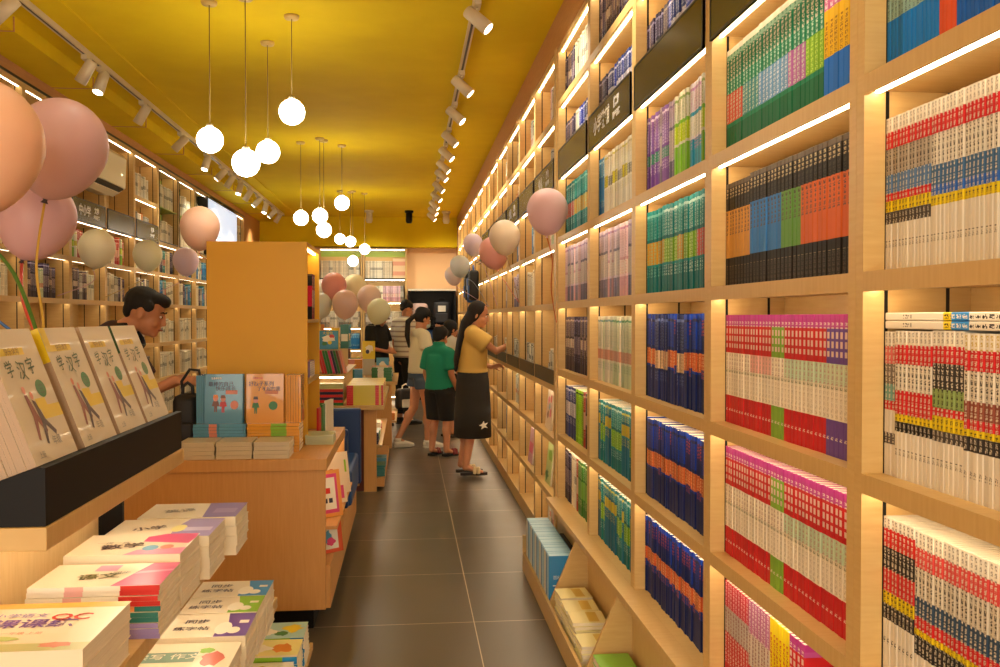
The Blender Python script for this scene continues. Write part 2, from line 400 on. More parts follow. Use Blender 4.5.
# ------------------------------------------------------------------ spines
W_, RD, BK, YL, BL = '#ddd3be', '#c82024', '#1c1815', '#dcc012', '#1c50a8'
G = '#5a5348'
def E_(name, segs): return spine_mat(name, segs)
S = {}
S['wa'] = E_('spine_white_red_blue_black', [(.09, W_, '#9a9284'), (.2, RD, W_), (.37, '#a99c88', BK), (.49, '#54779f', W_), (.54, RD, W_), (.61, YL, BK), (.69, '#4a4038', W_), (.80, W_), (.84, W_, G), (1, W_)])
S['wb'] = E_('spine_white_red_blue', [(.09, W_, '#9a9284'), (.2, RD, W_), (.39, '#d9d0bc', BK), (.51, '#3f6488', W_), (.57, '#2b5fb0', W_), (.63, YL, BK), (.80, W_), (.84, W_, G), (1, W_)])
S['wc'] = E_('spine_white_red_black', [(.09, W_, '#9a9284'), (.22, RD, W_), (.40, '#d9d0bc', BK), (.56, RD, W_), (.61, YL, BK), (.68, BK, W_), (.80, W_), (.84, W_, G), (1, W_)])
S['wd'] = E_('spine_white_red_black_green', [(.09, W_, '#9a9284'), (.20, RD, W_), (.36, '#3a332d', W_), (.48, '#8aa05a', BK), (.53, RD, W_), (.62, YL, BK), (.69, '#4a4038', W_), (.80, W_), (.84, W_, G), (1, W_)])
S['we'] = E_('spine_white_teal', [(.10, W_, '#9a9284'), (.22, '#d0625a', W_), (.36, '#76695a', W_), (.48, '#6f9a8a', W_), (.54, RD, W_), (.70, W_), (.78, '#5a5048', W_), (1, W_)])
S['wf'] = E_('spine_white_red_brown', [(.10, W_, '#c2a850'), (.22, RD, W_), (.40, '#d9d0bc', BK), (.51, '#8c4a38', W_), (.57, RD, W_), (.61, YL, BK), (.70, '#332c27', W_), (.82, W_), (.86, W_, G), (1, W_)])
S['wg'] = E_('spine_white_black_red_yellow', [(.07, W_, '#8a8276'), (.19, '#c9211f', W_), (.33, '#2a2421', W_), (.48, '#c9292a', W_), (.56, YL, BK), (.66, '#2a2421', W_), (.78, W_), (.82, W_, BK), (1, W_)])
S['wh'] = E_('spine_white_grey_blue', [(.10, W_, '#8a8276'), (.22, '#d04540', W_), (.40, '#cfc4ae', BK), (.52, '#34495e', W_), (.60, RD, W_), (.64, YL, BK), (.76, '#2b2826', W_), (1, W_)])
S['ba'] = E_('spine_blue_grey_top', [(.45, '#4a8c94', '#2c4a52'), (.66, '#8aaa9c', '#3c5f68'), (1, '#0c74c4')])
S['bo'] = E_('spine_orange_red', [(.35, '#dd6a3a', '#f0c8a0'), (1, '#d8542a')])
S['bb'] = E_('spine_royal_blue', [(.35, '#3a86c4', '#1d4a80'), (1, '#0a5ab4')])
def blk(name, c): return E_(name, [(.04, '#5a4e40'), (.14, '#241e18', '#b8a67c'), (.26, '#14100d', '#3c3226'), (.30, c, '#40301f'), (.50, c, '#5a4a38'), (.72, c), (.80, '#15110e'), (.82, '#15110e', '#7a6a4c'), (1, '#1a1511', '#4a3e30')])
S['ko'] = blk('spine_black_orange', '#c98e3e'); S['kb'] = blk('spine_black_blue', '#2f74b8'); S['kg'] = blk('spine_black_green', '#5c8e3c'); S['kr'] = blk('spine_black_vermilion', '#d0622c'); S['km'] = blk('spine_black_crimson', '#b8183c')
def red(name, c, c2='#e8dcc4'): return E_(name, [(.055, '#a8347c'), (.10, '#b04a8a', W_), (.125, c), (.17, c, '#dcc0b0', 1), (.19, c), (.235, c, '#dcc0b0', 1), (.26, c), (.30, c, '#dcc0b0', 1), (.345, c), (.50, c2, '#b89a8a'), (.53, '#d8ccb0', '#8a8a70'), (.74, '#e6dac2', '#c8b8a0'), (.86, c), (.885, c, '#e8d8c8'), (1, c)])
S['rr'] = red('spine_red_cream', '#c22428'); S['rg'] = red('spine_lime_cream', '#7ea838'); S['rp'] = red('spine_purple_cream', '#6a4a92', '#c4cfae'); S['rs'] = red('spine_red_salmon', '#c22428', '#e0a89a'); S['rm'] = red('spine_red_mint', '#c22428', '#bccfae')
def grn(name, c, t='#cfe0c4'): return E_(name, [(.05, '#e8e2cc'), (.10, '#8ab89a', '#3a7a5c'), (.30, '#0e7450', W_), (.42, '#17805a', '#bfe0cc'), (.70, c, t), (.74, '#17805a'), (1, '#0c6540')])
S['gr'] = grn('spine_green_red', '#cc5440'); S['gt'] = grn('spine_green_teal', '#3f8a8e'); S['gb'] = grn('spine_green_sky', '#6a9cc8', '#e0e8f0'); S['gl'] = grn('spine_green_lilac', '#b06aa8'); S['gy'] = grn('spine_green_lime', '#7cb02c', '#c0e060')
S['py'] = E_('spine_pink_yellow_blue', [(.06, '#d890b0'), (.32, '#d06aa0', '#f0e0e8'), (.40, '#e8b820'), (.66, '#e0b01c', '#8a5a10'), (1, '#1a6ac8')])
S['pr'] = E_('spine_pink_yellow_red', [(.06, '#d890b0'), (.32, '#d06aa0', '#f0e0e8'), (.66, '#e0b01c', '#8a5a10'), (1, '#d04a24')])
S['ra'] = E_('spine_rose_grey', [(.25, '#c23a4a', '#e8b0b8'), (.5, '#b8aca0', '#8a4a50'), (.8, '#c02c30', '#e8d0c8'), (1, '#c02c30')])
S['rb'] = E_('spine_rose_lilac', [(.3, '#b06a90', '#e8d0d8'), (.6, '#c8b8a8', '#8a4a50'), (1, '#c03038')])
S['ry'] = E_('spine_yellow_bold', [(.12, '#e8d020'), (.5, '#e8cc10', '#c04020'), (1, '#e0c010', '#b03a20')])

# one upright book: C-shaped cover with a page block inside; spine on -X, thickness along +Y
BOOKM = {}
def book_meshes(key, m, t, h, w):
    k = (key, round(t, 4), round(h, 3), round(w, 3))
    if k in BOOKM: return BOOKM[k]
    b = MB(); e = min(.0016, t*.18)
    prof = [(w, 0), (e, 0), (0, e), (0, t-e), (e, t), (w, t), (w, t-.0008), (.0015, t-.0008), (.0015, .0008), (w, .0008)]
    us = [.02, .02, .02, .98, .98, .98, .98, .98, .02, .02]
    A = [b.bm.verts.new((x, y, 0)) for x, y in prof]; Bv = [b.bm.verts.new((x, y, h)) for x, y in prof]
    n = len(prof)
    for i in range(n):
        jn = (i+1) % n
        b.face([A[i], A[jn], Bv[jn], Bv[i]], m, [(us[i], 0), (us[jn], 0), (us[jn], 1), (us[i], 1)])
    for V_, vv in ((A, 0), (Bv, 1)):
        for q in ((0, 1, 8, 9), (1, 2, 3, 4, 7, 8), (4, 5, 6, 7)): b.face([V_[i] for i in q], m, [(.5, vv)]*len(q))
    cm = b.mesh('book_cover')
    p = MB().box(.0016, w-.003, .0009, t-.0009, .002, h-.0015, pages_v).mesh('page_block')
    BOOKM[k] = (cm, p); return BOOKM[k]
def put_book(key, m, t, h, w, loc, rotz=0, label='', group='', cat='book', name='textbook'):
    cm, p = book_meshes(key, m, t, h, w)
    o = link(name, cm, None, loc, rotz); link('page_block', p, o)
    return tag(o, label, cat, group)
cnt = 0
XB = .893
def row(y_start, z, specs, group, h0=.275, w=.16, dirn=-1):
    """books packed from the far end of the bay (y_start) towards the camera"""
    global cnt
    y = y_start
    for key, n, t, dh, label in specs:
        for i in range(n):
            hh = h0 + dh
            put_book(key, S[key], t, hh, w, (XB + rnd.uniform(-.0012, .0012), y - t, z), 0, label, group + ' - ' + label[:24])
            y -= t + .0004; cnt += 1
    return y
# nearest bay (white spined workbooks)
yE = near_Y[0] + PW - .03
row(yE, 1.535, [('wa', 13, .0108, 0, 'white spine with red, blue, yellow and black bands above eye level'), ('wb', 17, .0102, .0, 'white spine with blue but no black band above eye level')], 'nearest bay, row above eye level', .285)
row(yE, 1.155, [('we', 3, .0125, -.004, 'white spine with a teal band under the two lying books'), ('wc', 9, .0125, -.002, 'white spined book with red, black and yellow bands under the two lying books'), ('wd', 7, .0125, 0, 'white spined book with a green band under the two lying books'), ('wf', 9, .0125, -.003, 'white spined book with a brown-red band under the two lying books')], 'nearest bay, row at eye level', .272)
row(yE, .785, [('wg', 8, .0128, 0, 'white spine with bold black bands, bottom row, nearest bay'), ('wh', 24, .0118, -.002, 'white spine with navy bands, bottom row of nearest bay')], 'nearest bay, lowest visible row', .29)
row(yE, 1.903, [('ba', 14, .0115, 0, 'blue spined book with a grey-teal title area, top row of the nearest bay'), ('bo', 4, .012, 0, 'orange-red spined book between blue ones in the top row of the nearest bay'), ('bb', 14, .0115, 0, 'royal blue spined book right of the orange ones in the top row')], 'nearest bay, top row', .285)
# two white books lying flat across the eye-level row
for i in range(2):
    cm, p = book_meshes('lie%d' % i, spine_mat('spine_lying_white', [(.05, W_), (.16, W_, '#c9a23a'), (.24, '#d0453a', W_), (.42, W_, BK), (.53, '#2b7fc4', W_), (.58, YL, BK), (.8, W_), (.86, W_, G), (1, W_)]), .0145, .44, .16)
    o = link('textbook', cm, None, (XB, yE - .004, 1.4285 + i*.0152), (R(90), 0, 0)); o.rotation_euler = (R(90), 0, 0)
    link('page_block', p, o)
    tag(o, ('lower' if i == 0 else 'upper') + ' of two white books lying flat on the eye-level row of the nearest bay', 'book', 'books lying on the eye-level row')
    o.location = (XB, yE - .003, 1.4285 + i*.0152)
# second bay
yD = near_Y[1] + PW - .03
row(yD, 1.535, [('ko', 8, .0218, -.006, 'black spined book with an ochre middle, second bay, row above eye level'), ('kb', 9, .0215, 0, 'black spined book with a blue middle, second bay, row above eye level'), ('kg', 5, .0215, .0, 'black spined book with a green middle, second bay, row above eye level'), ('kr', 12, .0215, 0, 'black spined book with an orange-red middle, second bay, row above eye level'), ('km', 2, .0215, 0, 'black spined book with a crimson middle at the near end of its row')], 'second bay, row above eye level', .292)
dd = 'second bay, eye-level row of red books'
row(yD, 1.155, [('rr', 9, .0195, 0, 'red and cream spined book with magenta top, far part of the eye-level red row'), ('rs', 7, .0195, 0, 'red spined book with a salmon middle in the eye-level red row'), ('rg', 4, .0195, 0, 'lime green and cream spined book between red ones at eye level'), ('rm', 11, .0195, 0, 'red spined book with a mint middle right of the lime ones, eye-level row'), ('rp', 9, .0195, 0, 'purple and cream spined book at the near end of the eye-level red row')], dd, .301)
dd = 'second bay, red row below eye level'
row(yD, .785, [('rr', 16, .0195, 0, 'red and cream spined book in the red row below eye level, far part'), ('rg', 4, .0195, 0, 'lime green and cream spined book between red ones below eye level'), ('rm', 16, .0195, 0, 'red spined book with a mint middle in the red row below eye level'), ('rp', 4, .0195, 0, 'purple and cream spined book at the near end of the red row below eye level')], dd, .301)
row(yD, 1.903, [('gr', 5, .0225, .0, 'green spined book with a coral block, top row of the second bay'), ('gt', 5, .0225, .002, 'green spined book with a teal block, top row of the second bay'), ('gb', 8, .0225, .004, 'green spined book with a sky blue block, top row of the second bay'), ('gl', 4, .0225, .004, 'green spined book with a lilac block, top row of the second bay'), ('gy', 4, .0225, .006, 'green spined book with a lime block, top row of the second bay'), ('py', 8, .0225, .008, 'pink, yellow and blue spined book at the near end of the top row'), ('pr', 1, .0225, .008, 'pink, yellow and red spined book, nearest in the top row of the second bay')], 'second bay, top row', .290)
row(yD, .42, [('ra', 9, .0195, 0, 'rose and grey spined book in the lowest row of the second bay'), ('rb', 7, .0195, 0, 'lilac and red spined book in the lowest row of the second bay'), ('ry', 6, .0195, 0, 'bright yellow spined book in the lowest row of the second bay'), ('rr', 4, .0195, 0, 'red spined book at the near end of the lowest row of the second bay')], 'second bay, lowest row', .285)

# the remaining shelved books: one mass
def gen(name, top, mid, bot, t1=None, t2=None, a=.35, b=.7): return spine_mat(name, [(.05, top), (.08, t1 or top), (a-.04, top, t1), (a, bot), (b-.03, mid, t2), (b, top), (b+.12, bot, t1), (1, bot)], vary=.34)
Q = {
 'navy1': gen('spine_navy_cream', '#222c5c', '#d8b890', '#1c2c6a', '#6a7ab0', '#a07050', .42, .66),
 'navy2': gen('spine_navy_orange', '#1a3c9c', '#c8683a', '#182a66', '#2a2a50', '#e8a870', .40, .62),
 'navy3': spine_mat('spine_navy_orange_bold', [(.06, '#1a46b8'), (.22, '#162a70', '#c84a30'), (.40, '#14245c'), (.56, '#cc6030', '#f0c090'), (.66, '#203c80', '#c84a30'), (1, '#142458')]),
 'teal1': gen('spine_teal_orange', '#168a86', '#c8962c', '#0e6f70', '#7ac0b8', '#8ad0a0', .38, .68),
 'teal2': gen('spine_teal_lime', '#178a88', '#7cae2c', '#0e6f70', '#c0e0d8', '#d0e890', .38, .68),
 'teal3': gen('spine_teal_coral', '#128482', '#cc5c50', '#0e6f70', '#b0dcd4', '#7ac0b8', .38, .68),
 'pur': gen('spine_purple_green', '#8a62a8', '#3f8a6c', '#7a4ea0', '#e0d0e8', '#c8b0d8', .50, .66),
 'lim': gen('spine_lime_white', '#d8d8c0', '#b8d020', '#80c030', '#8aa860', '#e8f080', .36, .6),
 'cya': gen('spine_white_cyan', '#e0d8e0', '#e4e4d8', '#2c9cc0', '#c090c0', '#c0c8b0', .36, .62),
 'pnk': gen('spine_pale_pink', '#e0c8d8', '#e8d8e0', '#d06aa0', '#b890b0', '#c8a0b8', .4, .66),
 'whi': gen('spine_white_grey', '#e2dcc8', '#8a8878', '#d8d2be', '#b8b090', '#d8d0c0', .38, .56),
 'wye': gen('spine_white_yellow', '#e2dcc8', '#cdbf30', '#d8d2be', '#c8c060', '#5a5848', .34, .56),
 'skb': gen('spine_sky_blue', '#3a8cc0', '#2a7cb8', '#1a6ca8', '#b0d8e8', None),
 'lil': gen('spine_lilac_grey', '#c8b8c8', '#d0c4bc', '#7a7488', '#9a86a8', '#a89aa0', .35, .72),
 'ros': gen('spine_rose_cream', '#dcc0c4', '#e0cfc4', '#c89aa0', '#b07a98', '#c86a60', .5, .72),
 'pas': gen('spine_pastel_mix', '#dcd4bc', '#d09a80', '#dcd4c0', '#7aa0a0', '#c05a50', .5, .68),
 'gre': gen('spine_pale_green', '#d4d4b8', '#c8a088', '#c0cca8', '#6a9a70', '#b05a50', .5, .68),
 'brn': gen('spine_brown_dark', '#6a5a60', '#c8b8a0', '#4a3a3c', '#c0a890', '#a05a50', .4, .6),
 'ty': gen('spine_teal_yellow', '#3a8a98', '#c8b83c', '#1f6c84', '#d8d060', '#d08050', .22, .42),
 'nvl': gen('spine_navy_white', '#2a3878', '#c8c0c0', '#2a3870', '#d0d0e0', '#6a70a0', .3, .6),
 'lime': gen('spine_neon_lime', '#98c818', '#90c018', '#88b814', '#2a4a10', '#2a4a10', .3, .9),
 'dk': gen('spine_dark_plum', '#3a3048', '#6a5a70', '#2c2438', '#9a90b0', '#c0b0a0'),
 'roy': gen('spine_royal_white', '#2840b0', '#c8c8e0', '#2038a8', '#e0e0f0', '#2840b0'),
 'grn': gen('spine_leaf_green', '#4a8a38', '#78a84a', '#3c7830', '#c0d890', None),
 'red': gen('spine_brick_red', '#b83c30', '#d8a890', '#b03428', '#e8c8b0', None),
 'org': gen('spine_orange_plain', '#cc7a30', '#d89a50', '#c06c28', '#f0d0a0', None),
 'crm': gen('spine_cream_plain', '#e4d8bc', '#ddd0b2', '#e0d4b8', '#a89878', '#c0a888'),
 'gry': gen('spine_grey_plain', '#a8a294', '#c0b8a8', '#8a8478', '#5a5448', None),
}
stuff = MB()
def sbook(x, y, t, z, h, w, m, s=1):
    """s=+1 right wall (spine towards -X), -1 left wall"""
    y1 = y + t*.95; b = stuff; b.rval = rnd.uniform(.01, .99); V = b.bm.verts.new; xx = x + s*w
    a = [V((x, y, z)), V((x, y1, z)), V((x, y1, z+h)), V((x, y, z+h)), V((xx, y, z)), V((xx, y1, z)), V((xx, y1, z+h)), V((xx, y, z+h))]
    f = [a[0], a[3], a[2], a[1]]; u = [(0, 0), (0, 1), (1, 1), (1, 0)]
    if s < 0: f = f[::-1]; u = u[::-1]
    b.face(f, m, u)
    b.face([a[0], a[4], a[7], a[3]][::s], m, [(.02, 0), (.02, 0), (.02, 1), (.02, 1)][::s])
    b.face([a[1], a[2], a[6], a[5]][::s], m, [(.98, 0), (.98, 1), (.98, 1), (.98, 0)][::s])
    b.face([a[3], a[7], a[6], a[2]][::s], pages_v)
SIB = {'navy1': 'navy2', 'navy2': 'navy3', 'navy3': 'navy2', 'ty': 'teal2', 'lil': 'ros', 'ros': 'lil', 'pas': 'gre', 'gre': 'pas', 'brn': 'dk', 'dk': 'brn', 'cya': 'lim', 'pur': 'lil', 'wye': 'whi', 'roy': 'nvl', 'crm': 'whi'}
def srow(y_far, z, segs, h=.275, w=.16, x=XB, s=1, ymin=None):
    y = y_far
    for k0, n, t in segs:
        for i in range(n):
            if i % 4 == 0: k = k0
            if ymin is not None and y - t < ymin: return y
            if rnd.random() < .25: k = SIB.get(k, k)
            sbook(x + rnd.uniform(-.004, .004), y - t*.72, t*.72, z, h + rnd.uniform(-.003, .003), w, Q[k], s); y -= t*.72
    return y
def fill(y0, y1, z, keys, t=(.012, .024), h=(.22, .28), x=XB, s=1, w=.15):
    y = y1
    k = rnd.choice(keys); run = rnd.randint(2, 6); hh = rnd.uniform(*h); tt = rnd.uniform(*t)
    while y - tt > y0:
        sbook(x + rnd.uniform(-.004, .004), y - tt, tt, z, hh + rnd.uniform(-.002, .002), w, Q[k], s); y -= tt; run -= 1
        if run <= 0: k = rnd.choice(keys); run = rnd.randint(2, 6); hh = rnd.uniform(*h); tt = rnd.uniform(*t)
# the part of the nearest bay beyond the picture edge
for z, k, h in ((1.53, 'whi', .285), (1.155, 'whi', .27), (.785, 'whi', .29), (1.88, 'roy', .285), (.42, 'whi', .285)):
    srow(near_Y[0] + (.44 if z != .42 else .82), {1.53: 1.535, 1.88: 1.903}.get(z, z), [(k, 60, .013)], h, ymin=near_Y[0]+.03)
srow(yE, 2.268, [('roy', 83, .014)], .27, ymin=near_Y[0]+.03); srow(yD, 2.268, [('dk', 28, .014), ('roy', 83, .014)], .27, ymin=near_Y[1]+.03)
y3 = near_Y[2] + PW - .03; m3 = near_Y[2] + .03
srow(y3, .42, [('navy3', 56, .022)], .285, ymin=m3); srow(y3, .785, [('navy2', 36, .024), ('navy3', 19, .024)], .29, ymin=m3)
srow(y3, 1.155, [('navy1', 31, .022), ('navy2', 56, .024)], .304, ymin=m3)
srow(y3, 1.535, [('teal1', 14, .024), ('teal2', 7, .028), ('teal1', 3, .03), ('teal2', 8, .026), ('teal3', 7, .024), ('teal1', 6, .024), ('crm', 4, .02)], .303, ymin=m3)
srow(y3, 1.903, [('pur', 21, .024), ('lim', 8, .026), ('cya', 12, .026), ('pnk', 8, .024)], .283, ymin=m3)
srow(y3, 2.268, [('dk', 17, .022), ('roy', 31, .024)], .27, ymin=m3); srow(y3, 2.67, [('roy', 56, .024)], .26, ymin=m3)
y4 = near_Y[3] + PW - .03; m4 = near_Y[3] + .03
srow(y4, .42, [('ty', 56, .024)], .28, ymin=m4); srow(y4, .785, [('ty', 42, .026)], .28, ymin=m4)
srow(y4, 1.155, [('pas', 19, .024), ('gre', 31, .024)], .297, ymin=m4); srow(y4, 1.535, [('lil', 6, .03), ('ros', 56, .026)], .308, ymin=m4)
srow(y4, 1.903, [('skb', 6, .026), ('wye', 36, .03)], .28, ymin=m4); srow(y4, 2.268, [('dk', 11, .024), ('roy', 36, .024)], .275, ymin=m4)
srow(y4, 2.67, [('dk', 28, .022), ('brn', 28, .022)], .26, ymin=m4)
y5 = near_Y[4] + .90 - .03; m5 = near_Y[4] + .03
srow(y5, .42, [('brn', 11, .024), ('crm', 8, .024), ('red', 4, .02), ('grn', 28, .024)], .28, ymin=m5)
srow(y5, .785, [('nvl', 17, .026), ('lime', 11, .026), ('red', 4, .02), ('brn', 17, .024)], .28, ymin=m5)
srow(y5, 1.155, [('brn', 50, .026)], .295, ymin=m5); srow(y5, 1.535, [('lil', 50, .026)], .308, ymin=m5)
srow(y5, 1.903, [('teal3', 14, .026), ('teal1', 50, .026)], .285, ymin=m5)
srow(y5, 2.268, [('dk', 19, .024), ('whi', 6, .02), ('roy', 19, .024)], .275, ymin=m5); srow(y5, 2.67, [('brn', 17, .024), ('crm', 28, .03)], .24, ymin=m5)
# half-empty bays
soft = ['crm', 'gry', 'org', 'red', 'whi', 'pas', 'ros', 'lil', 'skb', 'gre']
for k in range(12):
    y0 = FAR0 + PW*k
    for z in FAR_Z:
        if z == 1.05:
            if k < 8:
                a = rnd.uniform(.05, .3); fill(y0+a, y0+a+rnd.uniform(.25, .45), 1.06, ['crm', 'gry', 'whi'], t=(.008, .014), h=(.17, .22), x=.875, w=.02)
            continue
        p = rnd.random()
        if z > 1.4 and z < 1.8: a, b, ks = [(.1, .3, ['red', 'pnk']), (.25, .7, ['gry', 'crm']), (.4, .7, ['nvl', 'lil'])][k] if k < 3 else (.3, .5, soft)
        elif p < .35: continue
        else: a = rnd.uniform(.04, .3); b = a + rnd.uniform(.15, .4); ks = soft
        fill(y0+a, y0+min(b+.1, .8), z, ks, x=.905)
# left wall
for y in left_edges + [11.84, 12.64, 13.44]:
    for i, z in enumerate(LEFT_Z):
        if y in (11.84, 12.64) and i > 4: continue
        if 6.9 < y < 8.6 and i in (6, 7): continue
        if y > 9.3:
            ks = ['crm', 'whi', 'whi'] if (i >= 6 or i < 4) else ['whi', 'skb', 'crm', 'gry', 'dk', 'crm']
            if i == 4 or i == 5: ks = ['crm', 'whi', 'skb', 'dk', 'gry', 'teal3']
            fill(y+.1, y+.72, z, ks, x=-2.54, s=-1, h=(.2, .25))
        else:
            lo, hi = (.12, .66) if i not in (3,) else (.3, .5)
            ks = {4: ['brn', 'crm', 'gry', 'whi', 'dk', 'gre'], 3: ['crm', 'whi', 'brn'], 5: ['wye', 'crm', 'red', 'lim']}.get(i, ['crm', 'whi', 'gry', 'org'])
            if i == 7: ks = ['crm', 'whi', 'whi']
            fill(y+lo, y+hi, z, ks, x=-2.555, s=-1, h=(.20, .25) if i != 3 else (.14, .18))
# back wall shelf
def sbookY(x, y, t, z, h, w, m):
    """upright book on the back wall, spine towards -Y, thickness along +X"""
    b = stuff; V = b.bm.verts.new; x1 = x + t*.96; yy = y + w; b.rval = rnd.uniform(.01, .99)
    a = [V((x, y, z)), V((x1, y, z)), V((x1, y, z+h)), V((x, y, z+h)), V((x, yy, z)), V((x1, yy, z)), V((x1, yy, z+h)), V((x, yy, z+h))]
    b.face([a[0], a[1], a[2], a[3]], m, [(0, 0), (1, 0), (1, 1), (0, 1)]); b.face([a[0], a[3], a[7], a[4]], m, [(.02, 0), (.02, 1), (.02, 1), (.02, 0)])
    b.face([a[1], a[5], a[6], a[2]], m, [(.98, 0), (.98, 0), (.98, 1), (.98, 1)]); b.face([a[3], a[2], a[6], a[7]], pages_v)
bs = thing('bookcase', 'glass-topped lit shelf unit on the back wall behind the balloon cluster', 'bookcase', (-1.53, 15.74, 0))
for k in range(2):
    x0 = .76*k
    f = MB(); f.box(x0, x0+.025, 0, .25, 0, 2.64, wood); f.box(x0+.725, x0+.75, 0, .25, 0, 2.64, wood); f.obj('side_panel', bs)
    MB().box(x0, x0+.75, .25, .258, 0, 2.64, wood).obj('back_panel', bs)
    for z in (.1, .5, .9, 1.28, 1.72, 2.12, 2.64):
        b = MB().box(x0+.025, x0+.725, 0, .25, z-.03, z, wood_h if z != 2.12 else blackmetal).obj('shelf_board', bs)
        MB().box(x0+.04, x0+.71, .01, .022, z-.038, z-.0302, led).obj('led_strip', b)
    MB().box(x0+.025, x0+.725, .23, .249, 2.5, 2.6, glow_g).obj('green_glass_glow', bs)  # green bar colours in the greenish light of the top row
    for z, ks, t in ((2.12, ['whi', 'crm'], .02), (1.72, ['ros', 'whi', 'gry'], .03), (1.28, ['crm', 'gry', 'whi'], .03), (.9, ['skb', 'gre', 'whi', 'crm'], .03)):
        x = -1.53 + x0 + .04; lim = x + (.66 if not (k == 1 and z == 2.12) else .46)
        while x < lim:
            q = rnd.choice(ks)
            for i in range(rnd.randint(2, 5)):
                if x > lim: break
                sbookY(x, 15.8, t, z, .30 if z > 2 else .27, .15, Q[q]); x += t
tag(stuff.obj('shelved_books', normals=False), 'many upright books filling the further bays of the right, left and back shelves', 'books', kind='stuff')
for i in range(2):
    tag(MB().box(0, .22, 0, .16, 0, .17, mat('cream_carton', '#e0c49c', .6)).box(.0, .22, -.001, 0, .05, .12, mat('salmon_label', '#d8987c', .6)).obj('carton', None, (-.26, 15.78, 2.1202+.171*i)), ('lower' if i == 0 else 'upper') + ' cream carton on the top back shelf, right end', 'box', 'cartons on the back shelf')
# black framed garment and bag display at the back right
bd = thing('bag_display_case', 'black framed display case with bags in the back right corner', 'display case', (.0, 15.5, 0))
MB().box(0, .04, 0, .4, 0, 1.9, black).obj('side_panel', bd); MB().box(.78, .82, 0, .4, 0, 1.9, black).obj('side_panel', bd)
MB().box(0, .82, 0, .4, 1.9, 1.93, mat('white_cap', '#d8d0bc', .5)).obj('top_panel', bd)
MB().box(.04, .78, .36, .4, 0, 1.9, mat('very_dark_back', '#0e0f14', .5)).obj('back_panel', bd); MB().box(.04, .78, 0, .36, .9, .93, black).obj('shelf_board', bd); MB().box(.04, .78, 0, .36, 1.28, 1.31, black).obj('shelf_board', bd)
def bag(name, label, loc, w, d, h, m, m2, rotz=0, patch=None, group=None, loop=False):
    o = thing(name, label, 'bag', loc, rotz, group)
    b = MB(); b.box(-w/2, w/2, -d/2, d/2, 0, h, m, bev=min(w, d)*.28)
    for f in b.bm.faces: f.smooth = True
    b.obj('bag_body', o)
    MB().box(-w*.36, w*.36, -d*.62, -d*.42, h*.1, h*.5, m2, bev=d*.08).obj('front_pocket', o)
    if patch: MB().box(-w*.22, w*.22, -d*.63, -d*.50, h*.55, h*.80, patch).obj('patch', o)
    MB().tube([(-w*.2, 0, h*.97), (-w*.18, 0, h+.035), (0, 0, h+.055), (w*.18, 0, h+.035), (w*.2, 0, h*.97)], .009, m2, 8).obj('carry_handle', o)
    if loop: MB().tube([(-w*.3, d*.5, h*.9), (-w*.34, d*.7, h*.5), (-w*.3, d*.5, h*.1)], .012, m2, 8).obj('shoulder_strap', o)
    return o
wht = mat('white_cloth', '#d8d4c8', .7); blu = mat('blue_nylon', '#2a5aa8', .5); dark = mat('black_nylon', '#17161a', .6)
bag('backpack', 'dark backpack with a white patch in the black display case', (.58, 15.7, 1.3101), .3, .2, .42, dark, mat('charcoal_nylon', '#26262c', .6), patch=wht)
bag('backpack', 'pinkish white bag, left in the black display case', (.2, 15.7, 1.3101), .28, .2, .38, mat('pinkish_bag', '#c8a8a0', .6), dark)
bag('backpack', 'blue bag, lower shelf of the black display case', (.4, 15.7, .9301), .26, .2, .3, blu, dark)
# bags hanging at the far end of the right wall
for i, (y, z, m, lb) in enumerate(((10.6, 1.62, blu, 'blue bag hanging on the right wall behind the white balloon'), (10.25, 1.64, dark, 'black bag hanging on the right wall beyond the woman'), (11.0, 1.66, dark, 'dark bag hanging furthest on the right wall, behind the pale blue balloon'))):
    b = bag('hanging_bag', lb, (.74, y, z), .20, .11, .34 if i else .30, m, dark if i == 0 else blu, R(-90)); 
    MB().tube([(0, .09, .45), (0, .13, .47), (0, .09, .50)], .006, blackmetal, 6).obj('hook', b)

